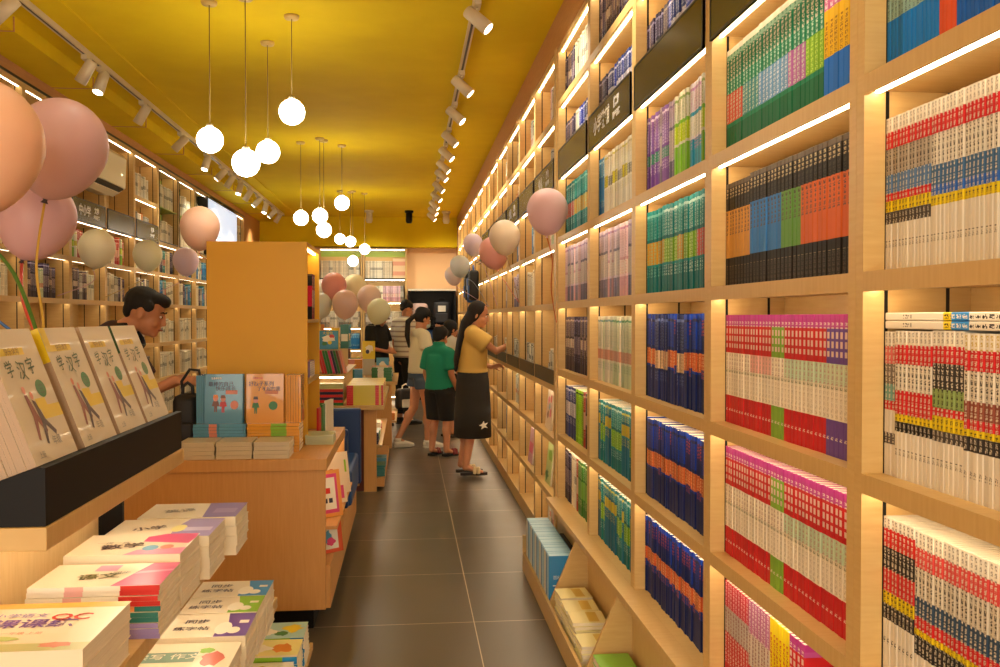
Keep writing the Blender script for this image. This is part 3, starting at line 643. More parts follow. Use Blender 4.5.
# ------------------------------------------------------------------ lying books
CREAM = mat('cover_cream', '#efe2c6', .28, coat=.3); 
def pm(name, c, rough=.3): return mat('print_' + name, c, rough)
pk, prp, tealp, redp, grnp, yelp, blup, limp, orgp, drk = (pm(n, c) for n, c in (('pink', '#d8487c'), ('purple', '#6c4a98'), ('teal', '#2c7a72'), ('red', '#d0322c'), ('green', '#2f7a3a'), ('yellow', '#e4c61e'), ('blue', '#1b8fcf'), ('lime', '#86bc1e'), ('orange', '#e08a2c'), ('dark', '#2a2a48')))
lilp, skyp, brnp, salp, whp, gyp = (pm(n, c) for n, c in (('lilac', '#9a88c0'), ('sky', '#5fa3c8'), ('brown', '#7a4a34'), ('salmon', '#dc8a72'), ('white', '#f0e8d4'), ('gry', '#8c8a80')))
LYM = {}
def lying_mesh(key, L, D, t, spine, decals=(), texts=(), base=None, sp='y'):
    if key in LYM: return LYM[key]
    base = base or CREAM; b = MB(); c = .0009
    b.box(0, L, 0, D, 0, c, base); b.box(0, L, 0, D, t-c, t, base)
    if sp == 'y':
        b.box(0, L, 0, c, c, t-c, base)
        for k, (u0, u1, m) in enumerate(spine): b.box(L*u0, L*u1, -.0004-k*.0003, .0, 0.0002, t-.0002, m)
    else:
        b.box(0, c, 0, D, c, t-c, base)
        for k, (u0, u1, m) in enumerate(spine): b.box(-.0004-k*.0003, 0, D*u0, D*u1, .0002, t-.0002, m)
    zz = t + .0003
    for k, dcl in enumerate(decals):
        pts, m = dcl
        if len(pts) == 4 and not isinstance(pts[0], (tuple, list)): pts = [(pts[0], pts[1]), (pts[2], pts[1]), (pts[2], pts[3]), (pts[0], pts[3])]
        b.poly([(u*L, v*D, zz + k*.00008) for u, v in pts], m)
    for s, u, v, sz, m, ang in texts: b.text(s, sz, m, T(u*L, v*D, zz+.001) @ RZ(ang), .0003*sz/.03 if sz < .045 else .001)
    p = MB()
    if sp == 'y': p.box(.002, L-.002, c, D-.002, c, t-c, pages)
    else: p.box(c, L-.002, .002, D-.002, c, t-c, pages)
    LYM[key] = (b.mesh('book_cover', False), p.mesh('page_block')); return LYM[key]
def lie(key, loc, rotz=0, label='', group='', name='picture_book', rot=None, cat='book', **kw):
    cm, p = lying_mesh(key, **kw) if kw else LYM[key]
    o = link(name, cm, None, loc, rotz); link('page_block', p, o)
    return tag(o, label, cat, group)
def disc(u, v, ru, rv, n=14): return [(u+ru*math.cos(2*PI*k/n), v+rv*math.sin(2*PI*k/n)) for k in range(n)]
def blob(u, v, ru, rv, seed=1, n=16):
    q = random.Random(seed); return [(u+ru*(1+.3*q.uniform(-1, 1))*math.cos(2*PI*k/n), v+rv*(1+.3*q.uniform(-1, 1))*math.sin(2*PI*k/n)) for k in range(n)]
def pile(keytop, n, x, y, z, L, D, t, label, group, spine=(), decals=(), texts=(), base=None, jit=.003, under=None, name='picture_book', rz=0):
    """n lying books; only the topmost differs in its label; under: other spine sets from below"""
    for i in range(n):
        top = i == n-1
        sp = spine if not under else under[min(i, len(under)-1)] if i < len(under) else spine
        key = keytop + ('_top' if top else '_%d' % (id(sp) % 99991 if under else 0))
        lb = (label) if top else label
        lie(key, (x + rnd.uniform(-jit, jit), y + rnd.uniform(-jit, jit), z + i*(t+.0009)), rz + rnd.uniform(-.012, .012), lb, group, name=name, L=L, D=D, t=t, spine=sp, decals=decals if top else (), texts=texts if top else (), base=base)
    return z + n*(t+.0009)

# ------------------------------------------------------------------ stepped display rack, left foreground
rk = thing('display_rack', 'stepped wooden display rack with a black tray of magazines, left foreground', 'display rack', (-1.1, 1.7, 0))
def part(nm, mb, par): 
    o = mb.obj(nm, par, tuple(-v for v in par.location)); return o
part('top_board', MB().box(-1.56, -.636, 1.665, 2.65, 1.036, 1.078, wood_h, bev=.002), rk)
part('tier_board', MB().box(-1.64, -.56, 1.1, 3.0, .722, .76, wood_h, bev=.002), rk)
part('tier_board', MB().box(-1.72, -.48, .8, 3.38, .382, .42, wood_h, bev=.002), rk)
part('base_board', MB().box(-1.80, -.40, .5, 3.85, .05, .08, wood_h, bev=.002), rk)
part('plinth', MB().box(-1.75, -.45, .55, 3.8, 0, .05, black), rk)
cream_p = grain_mat('pale_maple_panel', '#e8c890', '#e0be84', (3, 26, 3), .5)
part('riser_panel', MB().box(-1.4, -.86, 1.72, 2.614, .76, 1.036, cream_p), rk)
part('riser_panel', MB().box(-1.5, -.82, 1.2, 2.9, .42, .722, cream_p), rk)
part('riser_panel', MB().box(-1.5, -.74, .9, 3.2, .08, .382, cream_p), rk)
part('black_end_plate', MB().box(-1.0, -.795, 2.615, 2.63, .761, 1.036, black), rk)
part('led_strip', MB().box(-.70, -.685, 1.70, 2.55, 1.029, 1.0358, led), rk)
part('led_strip', MB().box(-.62, -.605, 1.2, 2.84, .715, .7218, led), rk)
part('led_strip', MB().box(-.54, -.525, .9, 3.1, .375, .3818, led), rk)
tray_o = [(-.64, 1.0785), (-.64, 1.182), (-.652, 1.184), (-.802, 1.128), (-.802, 1.26), (-.818, 1.26), (-.818, 1.128), (-.968, 1.184), (-.98, 1.182), (-.98, 1.0785)]
part('magazine_tray', MB().prism(tray_o, 1, 1.672, 2.64, black), rk)
# magazines leaning in the tray
figc = pm('figure_brown', '#8a4a3c'); figd = pm('figure_dark', '#4a3a3a'); dkg = pm('deep_green', '#3f5a34')
mag_dec = [((.12, .80, .66, .855), yelp), ((.55, .30, 1.0, .40), yelp), ((.5, .38, .72, .46), yelp), (disc(.72, .53, .11, .07), grnp),
           ([(.30, .50), (.36, .50), (.42, .36), (.52, .22), (.48, .20), (.38, .30), (.30, .16), (.26, .17), (.32, .34)], figc),
           ([(.42, .46), (.48, .44), (.56, .30), (.70, .20), (.66, .17), (.52, .26), (.44, .12), (.40, .13), (.46, .30)], figd), (disc(.33, .535, .035, .03), salp), (disc(.45, .49, .035, .03), salp)]
piles_y = [1.69, 1.935, 2.165, 2.388]
a_ = R(20.5); ex = Vector((0, 1, 0)); ey = Vector((-math.sin(a_), 0, math.cos(a_))); ez = Vector((math.cos(a_), 0, math.sin(a_)))
MR = Matrix((ex, ey, ez)).transposed().to_euler()
topc = [None, yelp, None, dkg]
nm_ = ['nearest pile in the black tray', 'second pile, yellow spine tops', 'third pile in the black tray', 'furthest pile, green spine tops']
greyc = mat('cover_warm_white', '#d4c6aa', .3, coat=.15); spg = pm('spine_taupe', '#b09478', .5)
for pi_, y0 in enumerate(piles_y):
    for i in range(13):
        t = .0085; off = Vector((-.661, y0, 1.182)) - ez*(t*1.03*(i+1)) + ex*rnd.uniform(-.0015, .0015)
        kk = 'mag%d%s' % (pi_, 'f' if i == 0 else 'b')
        cm, p = lying_mesh(kk, L=.203, D=.262, t=t, spine=[(0, 1, spg)] + ([(.72, 1, topc[pi_])] if topc[pi_] else []), sp='x', base=greyc,
            decals=(mag_dec + ([((0, .80, .14, 1), yelp)] if pi_ == 1 else [])) if i == 0 else (),
            texts=((('学', .22, .69, .034, dkg, 8), ('汉', .46, .67, .040, dkg, -6), ('字', .68, .70, .036, dkg, 6), ('快乐读写', .40, .825, .016, pm('ochre', '#a07a18'), 0), ('三', .72, .52, .022, dkg, 0), ('年级', .62, .13, .02, gyp, 0), ('上册', .2, .06, .014, gyp, 0))) if i == 0 else ())
        o = link('magazine', cm, None, off, tuple(MR)); link('page_block', p, o)
        tag(o, ('front magazine with green dot, ' if i == 0 else 'white magazine in the black tray, ') + nm_[pi_], 'magazine', 'magazines, ' + nm_[pi_])
# tier 2 piles
z2 = .7603
pile('big', 3, -.845, 1.64, z2, .28, .27, .036, 'thick white book with purple lettering, nearest on upper tier', 'thick practice books',
     decals=[((0, 0, 1, .14), pm('olive', '#c8c88a')), ((0, .88, 1, 1), pm('gold', '#e8b050')), (blob(.12, .18, .09, .09, 3), salp), (blob(.22, .16, .07, .06, 5), orgp), (blob(.78, .10, .10, .05, 5), salp), (blob(.35, .24, .2, .05, 8), pm('pale_green', '#b8c878'))],
     texts=[('课课练', .50, .52, .052, prp, 0), ('小学语文', .35, .70, .026, lilp, 0), ('QC', .70, .66, .05, redp, 0), ('一年级 上册', .5, .33, .014, salp, 0)])
sp_red = [(0, .72, whp), (.28, .42, pm('pale_pink', '#e8b0a8')), (.70, 1, redp)]
sp_tl = [(0, 1, tealp)]; sp_pu = [(0, 1, lilp)]; sp_or = [(0, .8, pm('peachy', '#e8a060')), (.8, 1, tealp)]
pile('redw', 10, -.805, 1.995, z2, .272, .18, .0108, 'white and pink book with a red spine end, upper tier', 'red and white spined books',
     spine=sp_red, under=[sp_pu, sp_pu, sp_pu, sp_tl, sp_tl, sp_or], decals=[([(.62, 0), (1, 0), (1, 1), (.78, 1), (.70, .5)], pk), ([(.70, .5), (1, .62), (1, .70), (.74, .62)], pm('rose', '#e890b0')), ((.36, .66, .54, .92), pm('rose', '#e890b0'))],
     texts=[('语文', .45, .40, .045, pm('olivetxt', '#5a5a28'), 10), ('同步', .60, .55, .02, gyp, 0)])
pile('pinkw', 4, -.80, 2.195, z2, .265, .205, .032, 'cream and pink covered book, third pile of the upper tier', 'cream and pink books on the upper tier',
     decals=[([(.55, .62), (.98, .50), (1, .8), (.99, 1), (.70, 1), (.55, .85)], pk), ([(.5, 0), (1, 0), (1, .30), (.58, .22)], pm('rose', '#e890b0')), (disc(.68, .30, .07, .13), skyp), (disc(.82, .34, .06, .1), salp)],
     texts=[('数学', .42, .38, .05, figd, 14), ('一课一练', .30, .55, .02, gyp, 0)])
pile('lilw', 4, -.795, 2.43, z2, .275, .21, .0285, 'cream and lilac covered book, fourth pile of the upper tier', 'cream and lilac books on the upper tier',
     decals=[([(.62, .0), (1, 0), (1, 1), (.66, 1), (.60, .5)], lilp), (disc(.64, .45, .07, .2), pm('palelemon', '#e8dc8a')), ((.70, .30, .96, .5), pm('palelilac', '#c8bcdc'))],
     texts=[('小学', .36, .45, .045, figd, 20)])
pile('lilb', 4, -.77, 2.67, z2, .275, .20, .0275, 'cream and violet covered book, furthest pile of the upper tier', 'cream and violet books on the upper tier',
     decals=[([(.66, 0), (1, 0), (1, 1), (.60, 1)], pm('violet', '#7a68b0')), ((.72, .3, .95, .6), lilp)], texts=[('英语', .36, .45, .045, gyp, 20)])
# tier 3
z3 = .4203
pile('tea1', 4, -.735, 2.14, z3, .27, .20, .030, 'white book with grey-green banner and red figure, middle tier near pile', 'grey-green banner books',
     decals=[((.08, .35, .66, .72), pm('sage', '#7a9c8c')), (blob(.82, .45, .1, .28, 4), pm('coral', '#d06858'))], texts=[('读写 作文', .37, .54, .042, whp, 0)])
pile('tea2', 4, -.73, 2.365, z3, .265, .20, .031, 'white book with a sage banner, middle tier second pile', 'sage banner books',
     decals=[((.05, .3, .62, .66), pm('sage', '#7a9c8c')), (blob(.80, .4, .12, .25, 9), pm('coral', '#d06858')), (blob(.7, .7, .08, .1, 9), limp)], texts=[('读写 作文', .34, .48, .042, whp, 0)])
for i, (c_, y_, D_, lb) in enumerate(((prp, 2.59, .200, 'purple'), (limp, 2.80, .160, 'lime green'), (blup, 2.968, .168, 'bright blue'))):
    pile('hk%d' % i, 4, -.722, y_, z3, .265, D_, .0325, 'white copybook with a %s end, middle tier' % lb, 'copybooks with a %s end' % lb,
         decals=[([(.66, 0), (1, 0), (1, 1), (.70, 1), (.74, .6), (.66, .4)], c_), (disc(.72, .35, .09, .26), whp), ((.86, .55, .96, .68), whp), (disc(.84, .25, .07, .14), whp)],
         texts=[('同步', .40, .64, .036, drk, 0), ('练字帖', .38, .34, .034, drk, 0)])
# base
sp_gr = [(0, .15, yelp), (.15, .80, limp), (.80, 1, blup)]
pile('grn1', 8, -.668, 3.56, .0803, .262, .185, .0145, 'children\'s book with green striped spine on the base board, far pile', 'green spined children\'s books, far pile', spine=sp_gr,
     decals=[((0, 0, 1, 1), pm('pale_teal', '#a8cfc4')), (blob(.8, .6, .14, .25, 2), yelp), (blob(.4, .4, .2, .2, 6), whp), (blob(.65, .3, .1, .15, 7), grnp)])
pile('grn2', 8, -.67, 3.365, .0803, .262, .185, .0145, 'white and green children\'s book on the base board, near pile', 'green spined children\'s books, near pile', spine=sp_gr,
     decals=[((0, .1, 1, 1), pm('palelemon', '#e8dc8a')), (blob(.75, .5, .14, .25, 3), orgp), (blob(.4, .5, .2, .2, 6), whp)])
pile('grn3', 7, -.675, 3.165, .0803, .262, .185, .0145, 'white and orange children\'s book on the base board, nearest pile', 'orange spined children\'s books', spine=[(0, 1, orgp)], decals=[(blob(.5, .5, .3, .3, 3), yelp)])

# ------------------------------------------------------------------ first desk with the yellow column
dk = thing('display_desk', 'wooden display desk carrying the orange-yellow column', 'desk', (-.83, 4.2, 0))
part('front_panel', MB().box(-1.29, -.380, 4.212, 4.24, .1, .745, desk_wood, bev=.001), dk)
part('desk_top', MB().box(-1.30, -.372, 4.20, 5.42, .745, .80, desk_wood, bev=.003), dk)
part('side_panel', MB().box(-1.29, -1.26, 4.235, 5.42, .1, .745, desk_wood), dk)
part('inner_panel', MB().box(-.60, -.58, 4.235, 5.42, .1, .745, cream_p), dk)
part('bottom_panel', MB().box(-.58, -.36, 4.235, 6.35, .1, .30, desk_wood, bev=.001), dk)
part('ledge', MB().box(-.58, -.33, 4.26, 5.40, .46, .475, desk_wood), dk)
part('end_panel', MB().box(-.58, -.376, 5.40, 5.42, .1, .745, desk_wood), dk)
part('kick_plate', MB().box(-1.24, -.44, 4.26, 6.3, 0, .1, black), dk)
part('led_strip', MB().box(-.44, -.428, 4.26, 5.38, .738, .7448, led), dk)
cl = thing('display_column', 'orange-yellow cabinet column standing on the wooden desk, shelves open to the right', 'cabinet', (-.77, 4.72, .8003))
part('front_panel', MB().box(-1.016, -.514, 4.72, 4.74, .8003, 1.835, col_yel, bev=.001), cl)
part('top_panel', MB().box(-1.016, -.514, 4.74, 5.36, 1.815, 1.835, col_yel), cl)
part('back_panel', MB().box(-1.016, -.514, 5.34, 5.36, .8003, 1.815, col_in), cl)
part('inner_panel', MB().box(-.80, -.78, 4.74, 5.34, .8003, 1.815, col_in), cl)
part('outer_panel', MB().box(-1.016, -.996, 4.74, 5.34, .8003, 1.815, col_yel), cl)
for z in (1.10, 1.42):
    b = part('shelf_board', MB().box(-.78, -.516, 4.74, 5.34, z, z+.018, wood_h), cl)
    st = MB().box(-.545, -.533, 4.75, 5.33, z-.007, z-.0004, led).obj('led_strip', b, tuple(-v for v in cl.location))
part('led_strip', MB().box(-.545, -.533, 4.75, 5.33, 1.808, 1.8148, led), cl)
# books in the column's side shelves
for i in range(6):
    cm, p = book_meshes('colb%d' % (i % 3), [S['km'], S['rr'], Q['dk']][i % 3], .022, .25, .17)
    o = link('textbook', cm, None, (-.545, 5.10 + i*.0235, 1.4385), PI); o.rotation_euler = (R(4), 0, PI); o.location.x = -.545; 
    link('page_block', p, o); tag(o, 'dark red or black book leaning in the top side shelf of the yellow column', 'book', 'books in the column top shelf')
    o.location = (-.53, 5.12 + i*.0245, 1.4385)
for i in range(7):
    lie('purp', (-.77, 5.04, 1.1185 + i*.0123), 0, 'purple picture book lying in the lower side shelf of the yellow column' , 'purple books in the column', L=.235, D=.26, t=.012, spine=[(0, 1, lilp)], decals=[((.1, .1, .9, .9), pm('mauve', '#b07a98'))], base=lilp)
# books on the desk: page-edge piles in front
for i, x in enumerate((-1.248, -1.04, -.872, -.704)):
    pile('wh%d' % i, 4, x, 4.225 + (.02 if i == 0 else 0), .8003, .160, .19, .0185, 'cream paged book, ' + ['leftmost pile', 'second pile from the left', 'third pile from the left', 'rightmost pile'][i] + ' at the desk front', 'cream books, pile %s' % 'abcd'[i], base=mat('cover_pale_tan', '#cfc0a0', .4), jit=.002)
blue_c = mat('cover_sky_blue', '#4f94b8', .22, coat=.5); org_c = mat('cover_orange', '#e6a030', .22, coat=.5)
for nm2, x, c_, sgm, lb in (('bl', -1.02, blue_c, [(0, 1, blue_c), (.3, .45, salp), (.5, .95, skyp)], 'sky blue'), ('or', -.768, org_c, [(0, 1, org_c), (.45, .75, limp)], 'orange')):
    pile(nm2, 9, x, 4.43, .8003, .245, .175, .0145, '%s picture book lying in the pile under the upright ones' % lb, '%s picture books lying on the desk' % lb, spine=sgm, base=c_, jit=.0015)
# upright picture books facing the camera on those piles
def upright(key, x, y, z, w, h, t, base, decals, texts, label, group, name='picture_book', lean=4, rz=0):
    cm, p = lying_mesh(key, w, h, t, [(0, 1, base)], decals, texts, base, 'x')
    o = link(name, cm, None, (x, y, z), 0); link('page_block', p, o)
    o.rotation_euler = (Matrix.Rotation(rz, 4, 'Z') @ Matrix.Rotation(R(90-lean), 4, 'X')).to_euler()
    return tag(o, label, 'book', group)
skin_p = pm('skin_pink', '#d8907c')
def kid(u, v, body, hair=figd, s=1):
    return [([(u-.07*s, v), (u+.07*s, v), (u+.10*s, v-.10*s), (u+.04*s, v-.10*s), (u+.035*s, v-.22*s), (u+.01*s, v-.22*s), (u, v-.12*s), (u-.01*s, v-.22*s), (u-.035*s, v-.22*s), (u-.04*s, v-.10*s), (u-.10*s, v-.10*s)], body), (disc(u, v+.06*s, .07*s, .065*s), skin_p), ([(u-.07*s, v+.07*s), (u+.07*s, v+.07*s), (u+.05*s, v+.13*s), (u-.05*s, v+.13*s)], hair)]
zt = .8003 + 9*.0148 + .001
for i in range(4):
    upright('ub' + ('f' if i == 0 else 'b'), -.972, 4.475 + i*.013, zt, .176, .238, .012, blue_c, kid(.28, .46, brnp, orgp) + kid(.48, .45, redp, brnp) + [(disc(.78, .38, .11, .09), salp), ((.55, .60, .86, .68), salp)],
            [('最棒的自己', .42, .80, .024, drk, 0), ('快乐成长', .55, .71, .024, drk, 0), ('注音美绘版', .3, .92, .010, whp, 0)], ('front' if i == 0 else 'rear') + ' sky blue picture book with two cartoon children, upright by the column', 'upright sky blue picture books')
    upright('uo' + ('f' if i == 0 else 'b'), -.778, 4.475 + i*.013, zt, .176, .238, .012, org_c, kid(.25, .42, grnp, figd) + [(disc(.72, .36, .12, .09), grnp), ((.5, .60, .86, .68), pm('dullorange', '#c8783c'))],
            [('好孩子系列', .40, .80, .024, drk, 0), ('了不起的我', .60, .70, .022, drk, 0), ('注音美绘版', .3, .92, .010, redp, 0)], ('front' if i == 0 else 'rear') + ' orange picture book with a child in green, upright by the column', 'upright orange picture books')
for i in range(5):
    o = upright('us', -1.018 + i*.0085, 4.49, zt,   .15, .232, .008, blue_c, (), (), 'sky blue book seen by its spine left of the blue cover', 'sky blue spines', lean=0); o.rotation_euler = (R(90), 0, R(90)); o['label'] = 'sky blue picture book standing spine out left of the blue cover'
for i in range(6):
    o = upright('ut', -.595 + i*.0125, 4.49, zt, .15, .232, .011, org_c, (), (), '', 'orange spines', lean=0); o.rotation_euler = (R(90), 0, R(90)); o['label'] = 'orange picture book standing spine out right of the orange cover'
# right end of the desk top
for i in range(3):
    o = upright('re%d' % i, -.49 + i*.016, 4.93 + i*.05, .8003, .15, .16 + .015*i, .012, [redp, grnp, whp][i], (), (), '%s small book standing on the desk right of the column' % ['red', 'green', 'white'][i], 'small standing books', lean=0); o.rotation_euler = (R(90), 0, R(80))
pile('flat', 4, -.52, 4.66, .8003, .14, .20, .011, 'pale green notebook lying at the right edge of the desk top', 'pale green notebooks', base=mat('cover_pale_green', '#b8bc90', .4))
pile('flau', 4, -.515, 4.40, .8003, .13, .2, .011, 'cream notebook lying at the right edge of the desk top', 'cream notebooks', base=mat('cover_cream_note', '#c8b890', .4)) if False else None
# covers in the side recess
def side_cover(key, y, z, w, h, base, decals, label, tilt=14):
    cm, p = lying_mesh(key, w, h, .01, [(0, 1, base)], decals, (), base, 'x')
    a = R(tilt); X = Vector((0, 1, 0)); Y = Vector((-math.sin(a), 0, math.cos(a))); Z = Vector((math.cos(a), 0, math.sin(a)))
    o = link('picture_book', cm, None, (-.40, y, z), tuple(Matrix((X, Y, Z)).transposed().to_euler())); link('page_block', p, o)
    return tag(o, label, 'book')
ob_, cb_, rb_ = mat('cover_orange_pink', '#e89a4a', .3), mat('cover_cream_pink', '#e8d0b0', .3), mat('cover_red_orange', '#d85838', .3)
for key, x, y, z, base, dec, lb in (('sc1', -.455, 4.40, .4755, ob_, [((.12, .08, .88, .92), pk), ((.2, .16, .8, .84), whp), ((.35, .3, .5, .4), drk), ((.55, .3, .68, .4), drk), ((.4, .5, .62, .62), redp)], 'orange and pink framed picture book angled outward in the upper side recess of the desk'),
        ('sc2', -.455, 4.72, .4755, cb_, [((.1, .1, .9, .4), pk), (disc(.5, .65, .2, .15), redp)], 'cream and pink picture book angled outward, further back in the upper side recess'),
        ('sc3', -.455, 4.40, .3003, rb_, [((.15, .12, .85, .88), whp), (blob(.45, .5, .22, .22, 4), skyp), (blob(.6, .35, .15, .12, 6), pk)], 'red bordered picture book angled outward in the lower side recess of the desk'),
        ('sc4', -.455, 5.0, .4755, cb_, [((.1, .5, .9, .8), limp)], 'cream and green picture book angled outward, furthest in the upper side recess')):
    upright(key, x, y, z, .165, .225 if z > .4 else .150, .012, base, dec, (), lb, '', lean=10, rz=R(38))
# blue booth seat
bs2 = thing('booth_seat', 'navy blue upholstered booth seat between two wooden tables', 'seat', (-.5, 5.9, .3))
part('arm_panel', MB().box(-.72, -.36, 5.47, 5.53, .3003, .775, navy, bev=.012), bs2)
part('arm_panel', MB().box(-.75, -.325, 6.28, 6.35, .3003, .82, navy, bev=.012), bs2)
part('seat_cushion', MB().box(-.72, -.34, 5.53, 6.28, .3003, .52, mat('navy_vinyl_seat', '#28508c', .45), bev=.02), bs2)
part('backrest', MB().box(-.80, -.72, 5.47, 6.35, .3003, .815, navy, bev=.015), bs2)
# black bag on the desk
bgm = mat('black_bag_nylon', '#100f12', .55)
b = bag('tool_bag', 'black soft bag with a looped handle on the desk under the man\'s hands', (-1.088, 4.62, .8003), .125, .15, .27, bgm, mat('black_bag_trim', '#1c1b20', .45), patch=None)
MB().tube([(-.02, 0, .25), (-.03, 0, .33), (.01, 0, .39), (.055, 0, .385), (.065, 0, .34)], .0075, bgm, 8).obj('handle_loop', b)
tag(MB().box(-.17, .0, -.1, .12, 0, .01, whp).obj('paper_sheaf', None, (-1.06, 4.50, .8003)) if False else MB().box(0, .05, -.0, .22, 0, .02, whp).obj('paper_sheaf', None, (-1.075, 4.46, .8003)), 'white paper sheaf on the desk beside the black bag', 'paper') if False else None

# ------------------------------------------------------------------ second table
t2 = thing('display_table', 'wooden display table with slotted front, past the navy seat', 'table', (-.8, 7.5, 0))
part('table_top', MB().box(-1.6, -.2, 7.50, 9.7, .685, .72, wood_h, bev=.002), t2)
part('front_panel', MB().box(-1.6, -.47, 7.56, 7.59, 0, .685, desk_wood), t2)
part('front_panel', MB().box(-.43, -.405, 7.56, 7.59, 0.05, .66, desk_wood), t2)
part('front_panel', MB().box(-.365, -.262, 7.56, 7.59, 0, .685, desk_wood), t2)
part('slot_back', MB().box(-.48, -.34, 7.60, 7.61, 0, .685, mat('slot_dark_red_wood', '#6a2c1a', .5)), t2)
part('side_board', MB().box(-.45, -.20, 7.62, 9.6, .03, .10, desk_wood), t2); part('side_board', MB().box(-.45, -.22, 7.62, 9.6, .36, .38, wood_h), t2)
part('inner_panel', MB().box(-.47, -.45, 7.62, 9.6, 0, .685, cream_p), t2); part('led_strip', MB().box(-.28, -.268, 7.62, 9.6, .677, .6848, led), t2)
rs = thing('display_riser', 'lit wooden riser shelf on the second table under the leaning books', 'riser', (-1, 8, .72))
part('riser_top', MB().box(-1.5, -.53, 7.72, 9.4, .945, .965, wood_h), rs); part('riser_back', MB().box(-1.5, -.56, 8.0, 9.3, .7203, .945, cream_p), rs)
part('led_strip', MB().box(-1.4, -.54, 7.73, 7.745, .937, .9448, led), rs)
cols = [('green', grnp), ('red', redp), ('dark blue', drk), ('red', redp), ('navy', drk), ('red', redp), ('olive', pm('olive', '#8a8a3a')), ('olive', pm('olive', '#8a8a3a'))]
for i, (n_, c_) in enumerate(cols):
    lie('st_' + n_.replace(' ', ''), (-.75, 7.56, .7203 + i*.0225), rnd.uniform(-.01, .01), '%s spined book in the striped pile on the second table' % n_, 'striped pile of books', L=.215, D=.15, t=.022, spine=[(0, 1, c_)], base=c_)
for j in range(4):
    for i in range(11):
        lie('yr', (-.505, 7.55 + j*.235, .7203 + i*.0150), rnd.uniform(-.008, .008), 'yellow book with red spine ends, %s yellow pile on the second table' % ['first', 'second', 'third', 'furthest'][j] , 'yellow books, %s pile' % ['first', 'second', 'third', 'furthest'][j], L=.30, D=.225, t=.0148, spine=[(0, 1, pm('lemon', '#dcc848')), (0, .18, redp), (.78, .88, redp), (.94, 1, redp)], decals=[((.2, .1, .8, .9), pm('lemon', '#dcc848'))], base=mat('cover_lemon', '#e8d860', .35))
for i in range(9):
    c_ = [redp, redp, grnp, grnp, pk, drk, grnp, brnp, salp][i]
    o = upright('ln%d' % i, -.735 + i*.022, 7.80, .9655, .2, .20, .018, c_, (), (), ['red', 'red', 'green', 'green', 'pink', 'navy', 'green', 'brown', 'tan'][i] + ' book leaning in the row on the riser of the second table', 'books leaning on the riser', lean=0); o.rotation_euler = (Matrix.Rotation(R(-14), 4, 'Y') @ Matrix.Rotation(R(90), 4, 'Z') @ Matrix.Rotation(R(90), 4, 'X')).to_euler(); o.location = (-.725 + i*.0225, 7.80, .967)
o = upright('bluc', -.80, 8.12, 1.165, .185, .165, .012, mat('cover_teal_blue', '#2c8cb4', .3), [(blob(.5, .55, .3, .2, 5), whp), (blob(.35, .3, .15, .1, 8), grnp), (blob(.7, .7, .12, .1, 3), redp), (disc(.6, .35, .1, .1), yelp)], [('大冒险', .5, .85, .03, yelp, 0)], 'teal blue cartoon picture book facing out on the upper riser', '', lean=8)

part('riser_step', MB().box(-1.5, -.60, 8.04, 9.2, .9655, 1.160, cream_p), rs)
kinds = [('green', grnp), ('white', whp), ('red', redp), ('teal', tealp), ('sky blue', skyp), ('orange', orgp), ('pink', salp), ('yellow', yelp), ('brown', brnp), ('dark blue', drk)]
for i in range(18):
    n_, c_ = rnd.choice(kinds)
    x = -1.3 + (i % 9)*.085; y = 8.45 + (i//9)*.35; h = rnd.uniform(.14, .24)
    upright('cl_' + n_.replace(' ', '') + str(i % 3), x, y, 1.1605, .075 + .0, .16 + .03*(i % 3), .02, c_, [((.1, .3, .9, .6), whp)], (), '%s small book standing in the crowded rows behind the teal blue cover' % n_, 'small books on the upper riser', lean=5)
# acrylic stands and books along the rest of table 2 and tables 3, 4
def table(name, label, x0, x1, y0, y1, h):
    t = thing(name, label, 'table', ((x0+x1)/2, y0, 0))
    part('table_top', MB().box(x0, x1, y0, y1, h-.035, h, wood_h, bev=.002), t); part('front_panel', MB().box(x0+.05, x1-.06, y0+.05, y0+.08, 0, h-.035, desk_wood), t)
    part('side_panel', MB().box(x1-.12, x1-.10, y0+.08, y1-.05, 0, h-.035, cream_p), t); part('side_board', MB().box(x1-.12, x1-.01, y0+.08, y1-.05, .28, .30, wood_h), t)
    part('led_strip', MB().box(x1-.03, x1-.018, y0+.1, y1-.1, h-.042, h-.0352, led), t); return t
table('display_table', 'third wooden display table, crowded with books before the black-shirted person', -1.5, -.12, 10.0, 11.6, .74)
table('display_table', 'furthest wooden display table near the back wall', -1.5, -.45, 12.7, 14.6, .74)
table('display_table', 'narrow wooden display table by the balloon cluster', -2.0, -1.75, 8.0, 11.0, .74) if False else None
pn = 0
